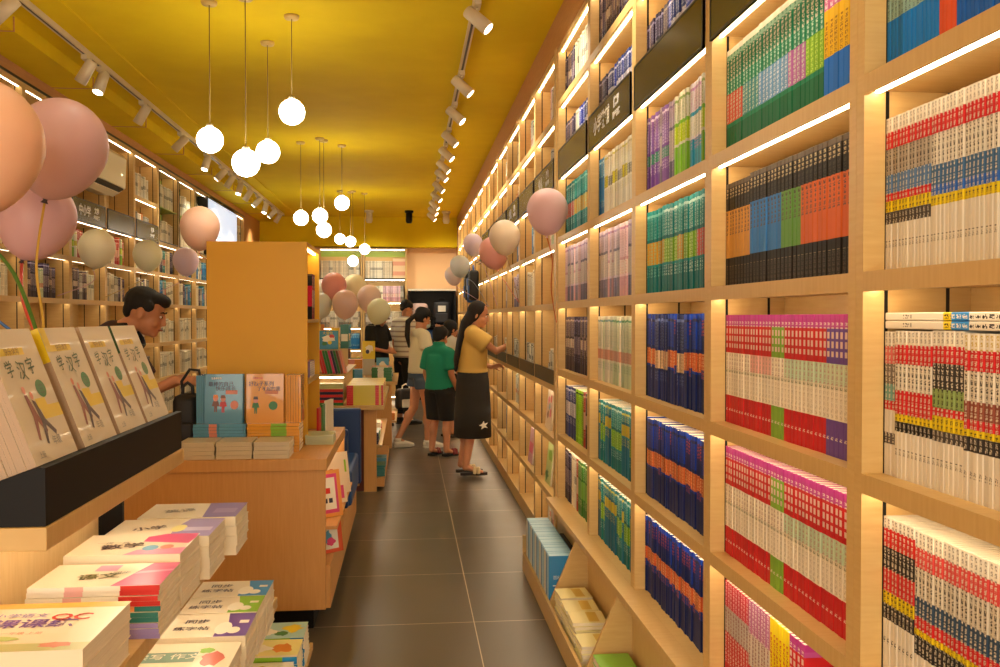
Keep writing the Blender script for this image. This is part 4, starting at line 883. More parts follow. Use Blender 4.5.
for (x, y, z, n, t) in ((-.40, 10.05, .7403, 9, .016), (-.40, 10.32, .7403, 6, .016), (-.42, 10.6, .7403, 8, .016), (-.4, 10.9, .7403, 5, .016), (-.72, 10.05, .7403, 7, .018), (-.74, 10.4, .7403, 12, .018), (-1.05, 10.1, .7403, 14, .018), (-.72, 12.75, .7403, 8, .018), (-1.02, 12.75, .7403, 14, .018), (-.45, 7.66, .3803, 6, .015), (-.45, 7.95, .3803, 5, .015), (-.45, 8.3, .3803, 7, .015), (-.45, 8.6, .3803, 4, .015), (-.40, 7.7, .1003, 6, .015), (-.40, 8.2, .1003, 5, .015), (-.34, 10.15, .3003, 5, .015)):
    n_, c_ = kinds[pn % 10]; n2, c2 = kinds[(pn*3+1) % 10]; pn += 1
    low = z < .5
    pile('tb%d' % pn, n, x, y, z, .22 if not low else (.2 if x < -.38 else .19), .24 if z > .5 else .22, t, '%s covered book with %s print, %s' % (n_, n2, ('third table lower shelf' if y > 10 else 'second table lower shelf' if z > .3 else 'second table floor board') if low else 'piled on the third table' if y < 12 else 'piled on the furthest table'), 'pile of %s books %d' % (n_, pn), spine=[(0, 1, c_), (.3, .6, c2)], decals=[((.2, .2, .8, .7), c2)], base=mat('cov_'+n_.replace(' ', '_'), c_.diffuse_color, .35))
for i in range(7):
    n_, c_ = kinds[(i*7+2) % 10]
    o = upright('fc%d' % i, -1.4 + i*.17, 11.0 + .1*(i % 2), .7405 + (.2 if i % 2 else 0), .15, .22, .012, mat('cov_'+n_.replace(' ', '_'), c_.diffuse_color, .35), [(blob(.5, .55, .3, .22, i), whp), (disc(.4, .4, .15, .12), kinds[(i+4) % 10][1])], (), '%s picture book facing out on the third table' % n_, 'facing-out books on the third table', lean=10)
    if i % 2: tag(MB().box(-.07, .07, -.02, .1, 0, .199, mat('acrylic_stand', '#cfc8b8', .15)).obj('acrylic_stand', None, (-1.4 + i*.17 + .075, 11.12, .7403)), 'clear block stand under a facing-out book on the third table', 'book stand', 'book stands on the third table')

# ------------------------------------------------------------------ floor display bins, right foreground
bn = thing('floor_bin', 'low open wooden bin along the foot of the right bookcases', 'bin', (.75, 4.2, 0))
y0b, y1b = near_Y[0], near_Y[4] + .90
part('front_lip', MB().box(.652, .667, y0b, y1b, 0, .102, wood_h, bev=.001), bn)
part('bottom_panel', MB().box(.667, .84, y0b, y1b, 0, .03, wood_h), bn)
part('top_ledge', MB().box(.785, .88, y0b, y1b, .392, .4195, wood_h, bev=.001), bn)
for y in near_Y:
    part('divider', MB().prism([(.668, .031), (.668, .10), (.795, .392), (.85, .392), (.85, .03)], 1, y-.009+.01, y+.009+.01, wood), bn)
part('end_panel', MB().box(.652, .85, y1b+.001, y1b+.015, 0, .20, wood), bn)
for k, y in enumerate(near_Y): 
    pass
bx_m = mat('boxed_set_blue', '#2f83bb', .3, coat=.3); bx_l = mat('boxed_set_pale_top', '#9cc8e0', .4); 
yb = near_Y[4] + .045
for i in range(18):
    w = [.055, .03, .075][i % 3]
    b = MB(); b.box(0, .125, 0, w, 0, .275, bx_m); b.box(-.0006, 0, .004, w-.004, .003, .272, [bx_l, bx_m, mat('boxed_set_white', '#d8d8cc', .4)][i % 3]); b.box(.004, .121, .003, w-.003, .275, .2756, bx_l)
    b.box(.02, .10, -.0006, 0, .13, .135, whp); b.text('百科全书', .02, whp, T(.06, -.0009, .17) @ RX(90)); b.box(.05, .075, -.0006, 0, .05, .09, bx_l)
    o = b.obj('boxed_book_set', None, (.6685, yb, .0303)); tag(o, ['pale blue', 'blue', 'white'][i % 3] + ' spined boxed book set in the floor bin', 'boxed set', 'blue boxed book sets in the floor bin'); yb += w + .002
    if yb > near_Y[4] + .83: break
tag(MB().box(0, .02, 0, .5, 0, .25, black).obj('cavity_shade_sheet', None, (.815, near_Y[4]+.1, .0303)), 'black sheet standing for the dark cavity behind the blue boxed sets', 'shade sheet')  # black sheet painted in as the shade of the cavity under the ledge
yl = mat('cover_pale_yellow', '#ecdfa0', .35)
for r in range(4):
    for i in range(10 if r else 8):
        lie('yel', (.825 + rnd.uniform(-.006, .006), near_Y[3] + .12 + r*.172 + rnd.uniform(-.01, .01), .0303 + i*.0155), R(90) + rnd.uniform(-.05, .05), 'pale yellow booklet lying in the floor bin, %s pile' % ['nearest', 'second', 'third', 'furthest'][r], 'yellow booklets, %s pile' % ['nearest', 'second', 'third', 'furthest'][r], name='booklet', L=.15, D=.145, t=.015, spine=[(0, 1, pm('paleyel', '#dcc878'))], decals=[((.1, .2, .9, .5), pm('ochre2', '#d8b850'))], base=yl)
for i in range(5):
    lie('grl', (.69 + i*.0, near_Y[2] + .545, .0303 + i*.03), R(0), 'lime green covered book lying in the nearest visible floor bin' , 'green books in the floor bin', L=.135, D=.28, t=.0295, spine=[(0, 1, limp)], decals=[((.1, .1, .9, .5), whp)], base=mat('cover_lime', '#7cb83a', .3))
lie('wrl', (.69, near_Y[2] + .25, .0303), R(0), 'white book with a red mark lying in the nearest visible floor bin', 'white books in the bin', L=.135, D=.27, t=.13, spine=[(0, 1, whp)], decals=[((.3, .4, .6, .7), redp)])

def wall_cover(key, y, z, w, h, base, decals, label):
    cm, p = lying_mesh(key, w, h, .012, [(0, 1, base)], decals, (), base, 'x')
    a = R(6); X = Vector((0, -1, 0)); Y = Vector((math.sin(a), 0, math.cos(a))); Z = Vector((-math.cos(a), 0, math.sin(a)))
    o = link('picture_book', cm, None, (.895, y, z), tuple(Matrix((X, Y, Z)).transposed().to_euler())); link('page_block', p, o)
    return tag(o, label, 'book')
wall_cover('wc1', FAR0+.62, .7355, .24, .26, mat('cover_cream_pattern', '#e0ccb0', .4), [(blob(.3, .7, .12, .1, 2), pk), (blob(.65, .75, .12, .1, 3), redp), (blob(.35, .35, .14, .1, 4), brnp), (blob(.7, .4, .12, .12, 5), pk), (blob(.5, .55, .1, .08, 6), skyp)], 'cream picture book with red and pink figures facing out, first half-empty bay')
wall_cover('wc2', FAR0+.62, .3855, .22, .26, mat('cover_pale_lime', '#c8d890', .4), [(blob(.3, .2, .25, .12, 2), grnp), (blob(.6, .7, .3, .14, 3), limp)], 'pale green picture book facing out low in the first half-empty bay')
wall_cover('wc3', FAR0+PW+.6, .3855, .22, .25, mat('cover_rose_pale', '#d8a8b0', .4), [((.1, .3, .9, .6), pk)], 'pale rose picture book facing out low in the second half-empty bay')
tag(MB().box(0, .09, 0, .12, 0, .10, wht).box(-.0006, 0, .02, .1, .03, .07, redp).obj('small_carton', None, (.875, FAR0+.3, 1.0595)), 'small white box with a red label on the ledge by the thick post', 'box')
# ------------------------------------------------------------------ lamps
globes = [(-1.075, 5.1, 2.418, .075), (-.866, 5.0, 2.279, .078), (-.871, 5.81, 2.485, .077), (-.658, 5.29, 2.622, .077), (-1.045, 9.07, 2.424, .077), (-.84, 8.85, 2.422, .077), (-.812, 8.95, 2.297, .077), (-.655, 9.19, 2.591, .077), (-.919, 12.5, 2.513, .075), (-.784, 12.6, 2.487, .075), (-.596, 12.7, 2.393, .075), (-.745, 12.5, 2.215, .075)]
gl = ['leftmost of the nearest four', 'lowest of the nearest four', 'middle one behind the lowest', 'highest and rightmost of the nearest four', 'leftmost of the second cluster', 'upper middle of the second cluster', 'lowest of the second cluster', 'highest and rightmost of the second cluster', 'leftmost of the far cluster', 'second from left in the far cluster', 'rightmost of the far cluster', 'lowest of the far cluster']
rose = mat('canopy_beige', '#c8a860', .5); cordm = mat('cord_grey_brown', '#8a7038', .6)
for i, (x, y, z, r) in enumerate(globes):
    r *= .94
    o = thing('pendant_lamp', 'lit opal glass globe lamp on a thin cord, ' + gl[i], 'pendant lamp', (x, y, ZC+.02), 0, 'opal globe pendant lamps')
    dz = z - (ZC+.02)
    MB().lathe([(0, 0), (.043, 0), (.043, -.010), (.038, -.02), (0, -.02)], rose, None, 20).obj('ceiling_rose', o)
    MB().tube([(0, 0, -.02), (0, 0, dz + r + .012)], .0028, cordm, 6, caps=False).obj('cord', o)
    MB().lathe([(0, dz+r+.016), (.018, dz+r+.014), (.022, dz+r-.004), (0, dz+r-.006)], white_p, None, 14).obj('cap', o)
    MB().ell((0, 0, dz), (r, r, r), globe_m, None, 28, 18).obj('glass_globe', o)

def spot_light(loc, aim, label, group, lit=True, E=SPOT_W, on=True):
    o = thing('track_spotlight', label, 'spotlight', loc, 0, group)
    MB().box(-.018, .018, -.05, .05, -.03, 0, white_p).obj('track_adapter', o)
    MB().tube([(0, 0, -.03), (0, 0, -.075)], .006, white_p, 8, caps=False).obj('stem', o)
    d = (Vector(aim) - Vector(loc)).normalized(); Mq = T(0, 0, -.095) @ d.to_track_quat('-Z', 'Y').to_matrix().to_4x4()
    hd = MB().lathe([(0, .075), (.031, .075), (.035, .07), (.038, -.085), (.033, -.085), (.031, -.060), (0, -.060)], white_p, Mq, 20).obj('lamp_head', o)
    if lit:
        MB().lathe([(0, -.0825), (.0325, -.0825), (.0325, -.0815), (0, -.0815)], spot_face, Mq, 16).obj('lens', hd)
        if on:
            l = bpy.data.lights.new('spot_beam', 'SPOT'); l.energy = E; l.color = (1, .91, .70); l.spot_size = R(95); l.spot_blend = .9; l.shadow_soft_size = .03
            q = link('spot_beam', l, hd, Mq @ Vector((0, 0, -.092)), tuple((Mq.to_3x3()).to_euler()))
    return o
tr = thing('ceiling_track', 'lamp track on the yellow ceiling near the right wall', 'lamp track', (.371, 9, ZC+.02))
part('rail', MB().box(.353, .389, .5, 15.3, ZC-.015, ZC+.0195, white_p), tr); part('slot', MB().box(.364, .378, .5, 15.3, ZC-.016, ZC-.0148, blackmetal), tr)
tl = thing('ceiling_track', 'lamp track on the yellow ceiling near the left wall', 'lamp track', (-2.05, 9, ZC+.01))
part('rail', MB().box(-2.068, -2.032, .5, 15.3, ZC-.025, ZC+.0095, white_p), tl); part('slot', MB().box(-2.055, -2.043, .5, 15.3, ZC-.026, ZC-.0248, blackmetal), tl)
ry = [4.85, 6.25, 7.15, 8.1, 8.85, 9.6, 10.2, 11.1, 12.0, 12.9, 13.6, 14.4]
for i, y in enumerate([2.2, 3.5] + ry):
    lb = {2: 'white cylinder spotlight, nearest on the right track', 3: 'white cylinder spotlight, second on the right track', 4: 'white cylinder spotlight, third on the right track'}.get(i, 'white cylinder spotlight further along the right track')
    spot_light((.371, y, ZC-.0155), (.371 + .62, y - .22 + .1*(i % 2), ZC - .095 - .52), lb, 'spotlights on the right track', on=True)
ly = [4.9, 6.08, 6.36, 7.32, 8.5, 9.55, 10.3, 10.8, 11.4, 12.0, 12.7, 13.4, 14.1, 14.7]
for i, y in enumerate([2.2, 3.5] + ly):
    lb = {2: 'white cylinder spotlight at the top left corner of the left track', 4: 'white cylinder spotlight pointing away, left of the lit one', 5: 'lit white cylinder spotlight above the pink balloon', 6: 'white cylinder spotlight right of the lit one over the pink balloon'}.get(i, 'white cylinder spotlight further along the left track')
    aim = (-2.5, y - .1 + .2*(i % 2), 2.62 - .2*(i % 2)) if i % 3 != 1 else (-2.2, y - .35, 2.3)
    spot_light((-2.05, y, ZC-.0255), aim, lb, 'spotlights on the left track', on=i % 2 == 1 or i < 3, lit=i not in (3, 5, 6))
# two spots on the rack and the desk come from a middle track just outside the picture
trm = thing('ceiling_track', 'short lamp track over the middle of the shop, near the door', 'lamp track', (-.75, 2.0, ZC+.02))
part('rail', MB().box(-.768, -.732, .4, 3.0, ZC-.015, ZC+.0195, white_p), trm); part('slot', MB().box(-.757, -.743, .4, 3.0, ZC-.016, ZC-.0148, blackmetal), trm)
for i, (y, aim) in enumerate(((2.2, (-.55, 2.1, .9)), (2.9, (-.55, 2.9, .5)), (1.2, (-.65, 1.7, .9)))):
    spot_light((-.75, y, ZC-.0155), aim, 'white cylinder spotlight over the display rack', 'spotlights over the rack', E=11)
# ceiling-end fittings by the bulkhead
for x, lb in ((-.62, 'small white ceiling fitting on the back bulkhead'), (.02, 'small dark camera on the back bulkhead'), (.62, 'round light fitting on the back bulkhead near the right wall')):
    o = thing('ceiling_fitting', lb, 'fitting', (x, 14.75, ZC+.02)); m_ = white_p if x != .02 else black
    if x != .02:
        l = bpy.data.lights.new('back_fill_beam', 'SPOT'); l.energy = 70; l.color = (1, .91, .72); l.spot_size = R(120); l.spot_blend = .9; l.shadow_soft_size = .04  # spot added inside the fitting to brighten the back wall
        link('back_fill_beam', l, o, (0, -.02, -.225), (R(28), 0, 0))
    MB().lathe([(0, 0), (.07, 0), (.07, -.03), (.05, -.04), (0, -.04)], m_, None, 18).obj('mount', o); MB().lathe([(0, -.04), (.05, -.04), (.055, -.16), (.04, -.2), (0, -.2)], m_, None, 18).obj('body', o)

# glowing screen on the left wall
sc = thing('wall_screen', 'glowing pale blue-white screen high on the left wall', 'screen', (-2.49, 12.64, 2.58))
part('frame', MB().box(-2.62, -2.49, 11.66, 13.60, 2.20, 2.965, blackmetal), sc)
part('screen_panel', MB().box(-2.49, -2.486, 11.69, 13.57, 2.23, 2.94, mat('screen_glow', '#dce8f4', .4, emit=.85, emitcol='#bcd4f4')), sc)
mk = MB(); 
for k in range(5): mk.box(-2.486, -2.4855, 12.0, 12.25 + .2*(k % 3), 2.36+k*.035, 2.372+k*.035, mat('screen_marks', '#9ab8d8', .5))
part('screen_marks', mk, sc)
# air conditioner
ac = thing('air_conditioner', 'white wall air conditioner on the left shelves beside the pink balloon', 'air conditioner', (-2.4, 7.25, 2.47))
acw = mat('ac_white', '#f4ecd8', .3); acd = mat('ac_dark', '#2c2822', .5)
part('casing', MB().prism([(-2.50, 2.44), (-2.36, 2.43), (-2.275, 2.49), (-2.265, 2.72), (-2.29, 2.75), (-2.50, 2.76)], 1, 6.82, 7.62, acw), ac)
part('air_outlet', MB().prism([(-2.355, 2.424), (-2.345, 2.432), (-2.276, 2.482), (-2.270, 2.472)], 1, 6.88, 7.56, acd), ac)
part('louvre', MB().prism([(-2.35, 2.412), (-2.345, 2.416), (-2.30, 2.448), (-2.298, 2.442)], 1, 6.9, 7.54, acw), ac)
part('display', MB().box(-2.268, -2.2655, 7.50, 7.53, 2.58, 2.59, mat('ac_light', '#fff0c0', .4, emit=2)), ac)

# ------------------------------------------------------------------ balloons
def balloon(c, r, col, label, group, tail=None, lean=(0, 0), rib='#c08a50', rr=.0022, ribname='ribbon'):
    cc = srgb(col); cc = tuple(x*.70 + .30*y for x, y in zip(cc[:3], (.92, .86, .80))) + (1,)
    m = mat('balloon_' + col[1:], cc, .48)
    b_ = m.node_tree.nodes['Principled BSDF']; b_.inputs['Subsurface Weight'].default_value = .25; b_.inputs['Subsurface Radius'].default_value = (.05, .03, .02)
    o = thing('balloon', label, 'balloon', c, 0, group)
    prof = [(0, r*1.06)]
    for i in range(1, 20):
        a = PI*i/20; z = math.cos(a); q = math.sin(a)
        prof.append((r*q*(1 - .10*max(0, -z)), r*z*(1.06 if z > 0 else 1.22)))
    prof += [(r*.06, -r*1.235), (r*.04, -r*1.26), (r*.085, -r*1.33), (0, -r*1.33)]
    dv = Vector((lean[0], lean[1], 1)).normalized(); M = Vector((0, 0, 1)).rotation_difference(dv).to_matrix().to_4x4()
    bb = MB().lathe(prof[:-3], m, M, 36).obj('balloon_skin', o)
    MB().lathe(prof[-4:], mat('balloon_knot', '#3a2830', .5) if col in ('#ee9c54', '#cc8890', '#d08c98') else m, M, 12).obj('knot', o)
    kn = M @ Vector((0, 0, -r*1.3))
    if tail:
        pts = [kn]; tl_ = [Vector(p) - Vector(c) for p in tail]; allp = [kn] + tl_; out = []
        for i in range(len(allp)-1):
            p0 = allp[max(i-1, 0)]; p1 = allp[i]; p2 = allp[i+1]; p3 = allp[min(i+2, len(allp)-1)]
            for s in range(6):
                t = s/6; out.append(.5*((2*p1) + (-p0+p2)*t + (2*p0-5*p1+4*p2-p3)*t*t + (-p0+3*p1-3*p2+p3)*t**3))
        out.append(allp[-1]); MB().tube(out, [(rr*1.3, rr*.4)]*len(out), mat('ribbon_' + rib[1:], rib, .35), 6, side=(1, 0, 0)).obj('ribbon', o)
    return o
tie = (-1.015, 2.64, 1.36)
balloon((-.985, 2.2, 1.85), .142, '#ee9c54', 'large peach-orange balloon at the left edge', 'big tied balloons', [(-.99, 2.4, 1.56), tie], (.12, .1), '#5a8a3a', .0045)
balloon((-1.02, 2.8, 1.955), .132, '#cc8890', 'large dusty pink balloon beside the peach one', 'big tied balloons', [(-1.06, 2.72, 1.6), (-1.02, 2.66, 1.44), tie], (.28, 0), '#c8a040', .003)
balloon((-1.165, 3.0, 1.765), .115, '#d08c98', 'pink balloon half hidden under the two large ones', 'big tied balloons', [(-1.13, 2.8, 1.5), tie], (.30, .1), '#c8402c', .004)
balloon((-1.47, 2.7, 1.80), .13, '#d09aa8', 'pink balloon of the big bunch beyond the left picture edge', 'big tied balloons', [(-1.25, 2.66, 1.46), (-1.1, 2.65, 1.40), tie], (-.3, 0), '#c8402c', .0035)
balloon((-1.42, 2.4, 2.0), .13, '#e0a878', 'peach balloon of the big bunch, outside the left picture edge', 'big tied balloons', [(-1.28, 2.6, 1.6), (-1.12, 2.64, 1.43), tie], (-.3, 0), '#2c5f9a', .0035)
tag(MB().lathe([(0, 0), (.03, 0), (.034, .03), (.018, .075), (.008, .09), (0, .09)], mat('weight_foil', '#b89a5a', .3, .6), None, 16).obj('balloon_weight', None, (-1.015, 2.64, 1.2755)), 'small foil balloon weight behind the magazine tray, where the ribbons meet', 'weight')
part('post', MB().box(-1.06, -.97, 2.60, 2.68, 1.0755, 1.2752, wood), rk)
balloon((-1.242, 5.6, 1.991), .117, '#e8ac8c', 'salmon balloon just above the orange-yellow column', 'single balloons on the left', [(-1.2, 5.62, 1.80), (-.95, 5.38, 1.84)], (.05, 0), '#c86a50')
balloon((-2.20, 6.7, 1.945), .125, '#dcd2a8', 'cream balloon before the left shelves, below the lettered sign', 'single balloons on the left', [(-2.25, 6.75, 1.7), (-2.48, 6.72, 1.60)], (.15, 0), '#c89aa0')
balloon((-2.10, 7.6, 1.955), .115, '#e0e0b4', 'pale yellow-green balloon left of the salmon balloon', 'single balloons on the left', [(-2.15, 7.62, 1.75), (-2.48, 7.66, 1.60)], (0, 0), '#c8b070')
balloon((-2.00, 8.45, 1.96), .115, '#dcbce4', 'lilac balloon left of the column', 'single balloons on the left', [(-2.1, 8.5, 1.75), (-2.48, 8.66, 1.60)], (-.1, 0), '#c8a0b0')
balloon((.715, 4.62, 2.0), .107, '#cf8f9c', 'dusty pink balloon tied to the right bookcases', 'balloons tied to the right wall', [(.75, 4.68, 1.75), (.78, 4.9, 1.6), (.835, 5.06, 1.42)], (.02, 0), '#c8642c')
balloon((.705, 6.6, 2.04), .115, '#e2c49c', 'beige balloon before the half-empty shelves', 'balloons tied to the right wall', [(.75, 6.6, 1.80), (.835, 6.78, 1.56)], (-.1, 0), '#b0885a')
balloon((.655, 6.95, 1.95), .113, '#e4705c', 'coral red balloon behind the beige one', 'balloons tied to the right wall', [(.72, 6.9, 1.75), (.835, 6.8, 1.56)], (-.25, 0), '#c86a50')
balloon((.595, 8.3, 2.12), .092, '#dcc0e0', 'pale pink-lilac balloon left of the coral one', 'balloons tied to the right wall', [(.7, 8.3, 1.9), (.835, 8.5, 1.56)], (-.1, 0), '#c8a0b0')
balloon((.515, 9.0, 1.96), .10, '#bccad0', 'pale blue-grey balloon above the woman', 'balloons tied to the right wall', [(.65, 9.05, 1.8), (.835, 9.35, 1.56)], (-.1, 0), '#a0a8b0')
balloon((.465, 9.3, 1.88), .09, '#dcc4cc', 'pinkish white balloon behind the blue-grey one', 'balloons tied to the right wall', [(.6, 9.3, 1.7), (.835, 9.4, 1.56)], (-.2, 0), '#c8a0b0')
knot2 = (-.62, 8.6, 1.1625)
for (c, r, col, lb) in (((-.69, 8.62, 1.745), .118, '#dc5a50', 'coral red balloon in the central bunch'), ((-.52, 8.95, 1.745), .118, '#dcd08c', 'yellow balloon behind the red one in the central bunch'), ((-.80, 8.45, 1.565), .105, '#ccd0c8', 'grey-white balloon, left in the central bunch'), ((-.575, 8.42, 1.575), .120, '#dca8a0', 'pale pink balloon, front centre of the bunch'), ((-.37, 8.75, 1.64), .115, '#e0b8b0', 'blush balloon behind the pale ones, right of the bunch centre'), ((-.27, 8.5, 1.51), .110, '#d8dcb0', 'pale yellow-green balloon, rightmost of the central bunch'), ((-.85, 9.1, 1.72), .10, '#ccc4c0', 'greyish balloon half hidden behind the red one in the bunch')):
    balloon(c, r, col, lb, 'central bunch of balloons', [((c[0]+knot2[0])/2, (c[1]+knot2[1])/2, 1.35), knot2], ((c[0]+.62)*.8, (c[1]-8.6)*.5), '#b8a078', .0018)

# ------------------------------------------------------------------ people
skin = mat('skin_warm', '#c88a64', .5); skin.node_tree.nodes['Principled BSDF'].inputs['Subsurface Weight'].default_value = .12
skin.node_tree.nodes['Principled BSDF'].inputs['Subsurface Radius'].default_value = (.02, .01, .006)
hair_m = grain_mat('hair_black', '#0a0706', '#120d0a', (60, 60, 8), .75)
hair_b = grain_mat('hair_dark_brown', '#120a08', '#1e110c', (60, 60, 8), .75)
lip_m = mat('lips', '#a05448', .45); eye_w = mat('eye_white', '#e8e0d8', .3); eye_d = mat('eye_dark', '#1a120e', .2)
def remesh(mb, name, voxel, m, parent, smooth=6, cut=()):
    o = mb.obj('tmp', None)
    md = o.modifiers.new('r', 'REMESH'); md.mode = 'VOXEL'; md.voxel_size = voxel; md.use_smooth_shade = True
    s = o.modifiers.new('s', 'SMOOTH'); s.factor = .5; s.iterations = smooth
    bpy.context.view_layer.update()
    me = bpy.data.meshes.new_from_object(o.evaluated_get(bpy.context.evaluated_depsgraph_get()))
    bpy.data.objects.remove(o); me.materials.clear(); me.materials.append(m)
    for p in me.polygons: p.material_index = 0; p.use_smooth = True
    if cut:
        bm = bmesh.new(); bm.from_mesh(me)
        for co, no in cut: bmesh.ops.bisect_plane(bm, geom=bm.verts[:] + bm.edges[:] + bm.faces[:], plane_co=co, plane_no=no, clear_outer=True)
        bm.to_mesh(me); bm.free()
    return link(name, me, parent)
V3 = Vector
def head_parts(root, c, yaw, tilt, s, hair, voxel, bodymb, roll=0):
    """head centred at c, facing +Y turned by yaw (about Z) and tilted down by tilt; added to the body mesh"""
    M = T(*c) @ RZ(yaw) @ RX(-tilt) @ RY(roll) @ Matrix.Scale(s, 4)
    def P(x, y, z): return M @ V3((x, y, z))
    Mr = M.to_3x3()
    bodymb.ell(P(0, -.012, .022), (.074*s, .090*s, .092*s), skin, Mr.normalized()); bodymb.ell(P(0, .028, -.035), (.056*s, .058*s, .075*s), skin, Mr.normalized())
    bodymb.ell(P(0, .062, -.088), (.026*s, .022*s, .02*s), skin, Mr.normalized())
    bodymb.tube([P(0, .082, .012), P(0, .092, -.018), P(0, .095, -.028)], [.008*s, .010*s, .013*s], skin, 8)
    for sx in (-1, 1):
        bodymb.ell(P(sx*.076, -.008, -.012), (.009*s, .018*s, .030*s), skin, Mr.normalized(), 10, 7)
        bodymb.ell(P(sx*.036, .060, -.035), (.022*s, .022*s, .022*s), skin, Mr.normalized(), 10, 7)
    bodymb.ell(P(0, .076, -.062), (.022*s, .016*s, .012*s), skin, Mr.normalized(), 10, 7)
    for sx in (-1, 1):
        f = MB()
        f.ell(P(sx*.030, .0765, .002), (.012*s, .007*s, .006*s), eye_w, Mr.normalized(), 10, 7); f.ell(P(sx*.030, .0805, .002), (.0065*s, .0045*s, .0058*s), eye_d, Mr.normalized(), 8, 6)
        f.obj('eye', root)
    for sx in (-1, 1): MB().tube([P(sx*.014, .083, .021), P(sx*.030, .081, .026), P(sx*.046, .072, .021)], [.0025*s, .0038*s, .002*s], hair, 6).obj('eyebrow', root)
    MB().tube([P(-.02, .086, -.062), P(0, .0935, -.061), P(.02, .086, -.062)], [(.003*s, .003*s), (.007*s, .005*s), (.003*s, .003*s)], lip_m, 8).obj('mouth', root)
    return P, Mr.normalized()
def hand(mb, wrist, d, palmn, s, curl=25, m=None, point=False):
    """palm and five fingers; d direction of the hand, palmn palm normal"""
    m = m or skin; d = V3(d).normalized(); n = V3(palmn); n = (n - d*n.dot(d)).normalized(); sd = d.cross(n)
    w = V3(wrist); pe = w + d*.085*s
    mb.tube([w, w + d*.03*s, pe], [(.022*s, .017*s), (.034*s, .014*s), (.038*s, .012*s)], m, 10, side=tuple(sd))
    for i, (o, ln) in enumerate(((-.030, .062), (-.010, .074), (.011, .078), (.031, .068))):
        c = R(curl + 6*i) if not (point and i == 3) else R(6)
        b = pe - d*.006*s + sd*o*s; d1 = d*math.cos(c*.5) + n*math.sin(c*.5); d2 = d*math.cos(c*1.4) + n*math.sin(c*1.4); d3 = d*math.cos(c*2.1) + n*math.sin(c*2.1)
        p1 = b + d1*ln*.45*s; p2 = p1 + d2*ln*.32*s; p3 = p2 + d3*ln*.25*s
        mb.tube([b, p1, p2, p3], [.0095*s, .0088*s, .008*s, .007*s], m, 7)
    b = w + d*.022*s + sd*.026*s; p1 = b + (d*.6 + sd*.65 + n*.3).normalized()*.036*s; p2 = p1 + (d*.85 + sd*.25 + n*.45).normalized()*.032*s
    mb.tube([b, p1, p2], [.013*s, .0105*s, .0085*s], m, 7)
def person(label, loc, rotz, j, s=1.0, voxel=.009, group=None):
    """j: joints in metres, local frame facing +Y. Returns root and the body mesh builder"""
    root = thing('person', label, 'person', loc, rotz, group); b = MB(); sk = skin
    b.tube([j['hip'], j['waist'], j['chest'], j['top']], [(.150*s, .108*s), (.118*s, .088*s), (.138*s, .10*s), (.10*s, .07*s)], sk, 16, side=(1, 0, 0))
    b.tube([j['sl'], j['top'], j['sr']], [.044*s, .06*s, .044*s], sk, 12)
    b.tube([j['top'], j['neck'], j['head']], [.056*s, .048*s, .05*s], sk, 12)
    for q in 'lr':
        b.tube([j['h'+q], j['k'+q], j['a'+q]], [.082*s, .055*s, .035*s], sk, 12)
        mid = V3(j['k'+q]).lerp(V3(j['a'+q]), .33); b.ell(mid + V3((0, -.012, 0)), (.048*s, .05*s, .09*s), sk)
        b.tube([j['a'+q], j['t'+q]], [(.034*s, .03*s), (.038*s, .018*s)], sk, 10, side=(1, 0, 0))
        b.tube([j['s'+q], j['e'+q], j['w'+q]], [.045*s, .037*s, .025*s], sk, 12)
        d = V3(j['f'+q]) - V3(j['w'+q]); hand(b, j['w'+q], d, j.get('n'+q, (-1 if q == 'r' else 1, 0, 0)), s*1.0, j.get('c'+q, 28))
    return root, b
def stand(H, **kw):
    k = H/1.6
    d = dict(hip=(0, 0, .84), waist=(0, .0, .98), chest=(0, .005, 1.15), top=(0, -.01, 1.30), neck=(0, 0, 1.38), head=(0, .012, 1.46),
             sl=(-.165, -.01, 1.29), sr=(.165, -.01, 1.29), hl=(-.085, 0, .80), hr=(.085, 0, .80), kl=(-.09, .01, .45), kr=(.09, .01, .45), al=(-.09, -.02, .075), ar=(.09, -.02, .075),
             tl=(-.10, .12, .03), tr=(.10, .12, .03), el=(-.205, -.02, 1.02), er=(.205, -.02, 1.02), wl=(-.21, .03, .79), wr=(.21, .03, .79), fl=(-.21, .05, .70), fr=(.21, .05, .70))
    d.update(kw.pop('o', {})); d.update(kw)
    return {a: (tuple(x*k for x in v) if isinstance(v, tuple) and len(v) == 3 and a[0] != 'n' else v) for a, v in d.items()}
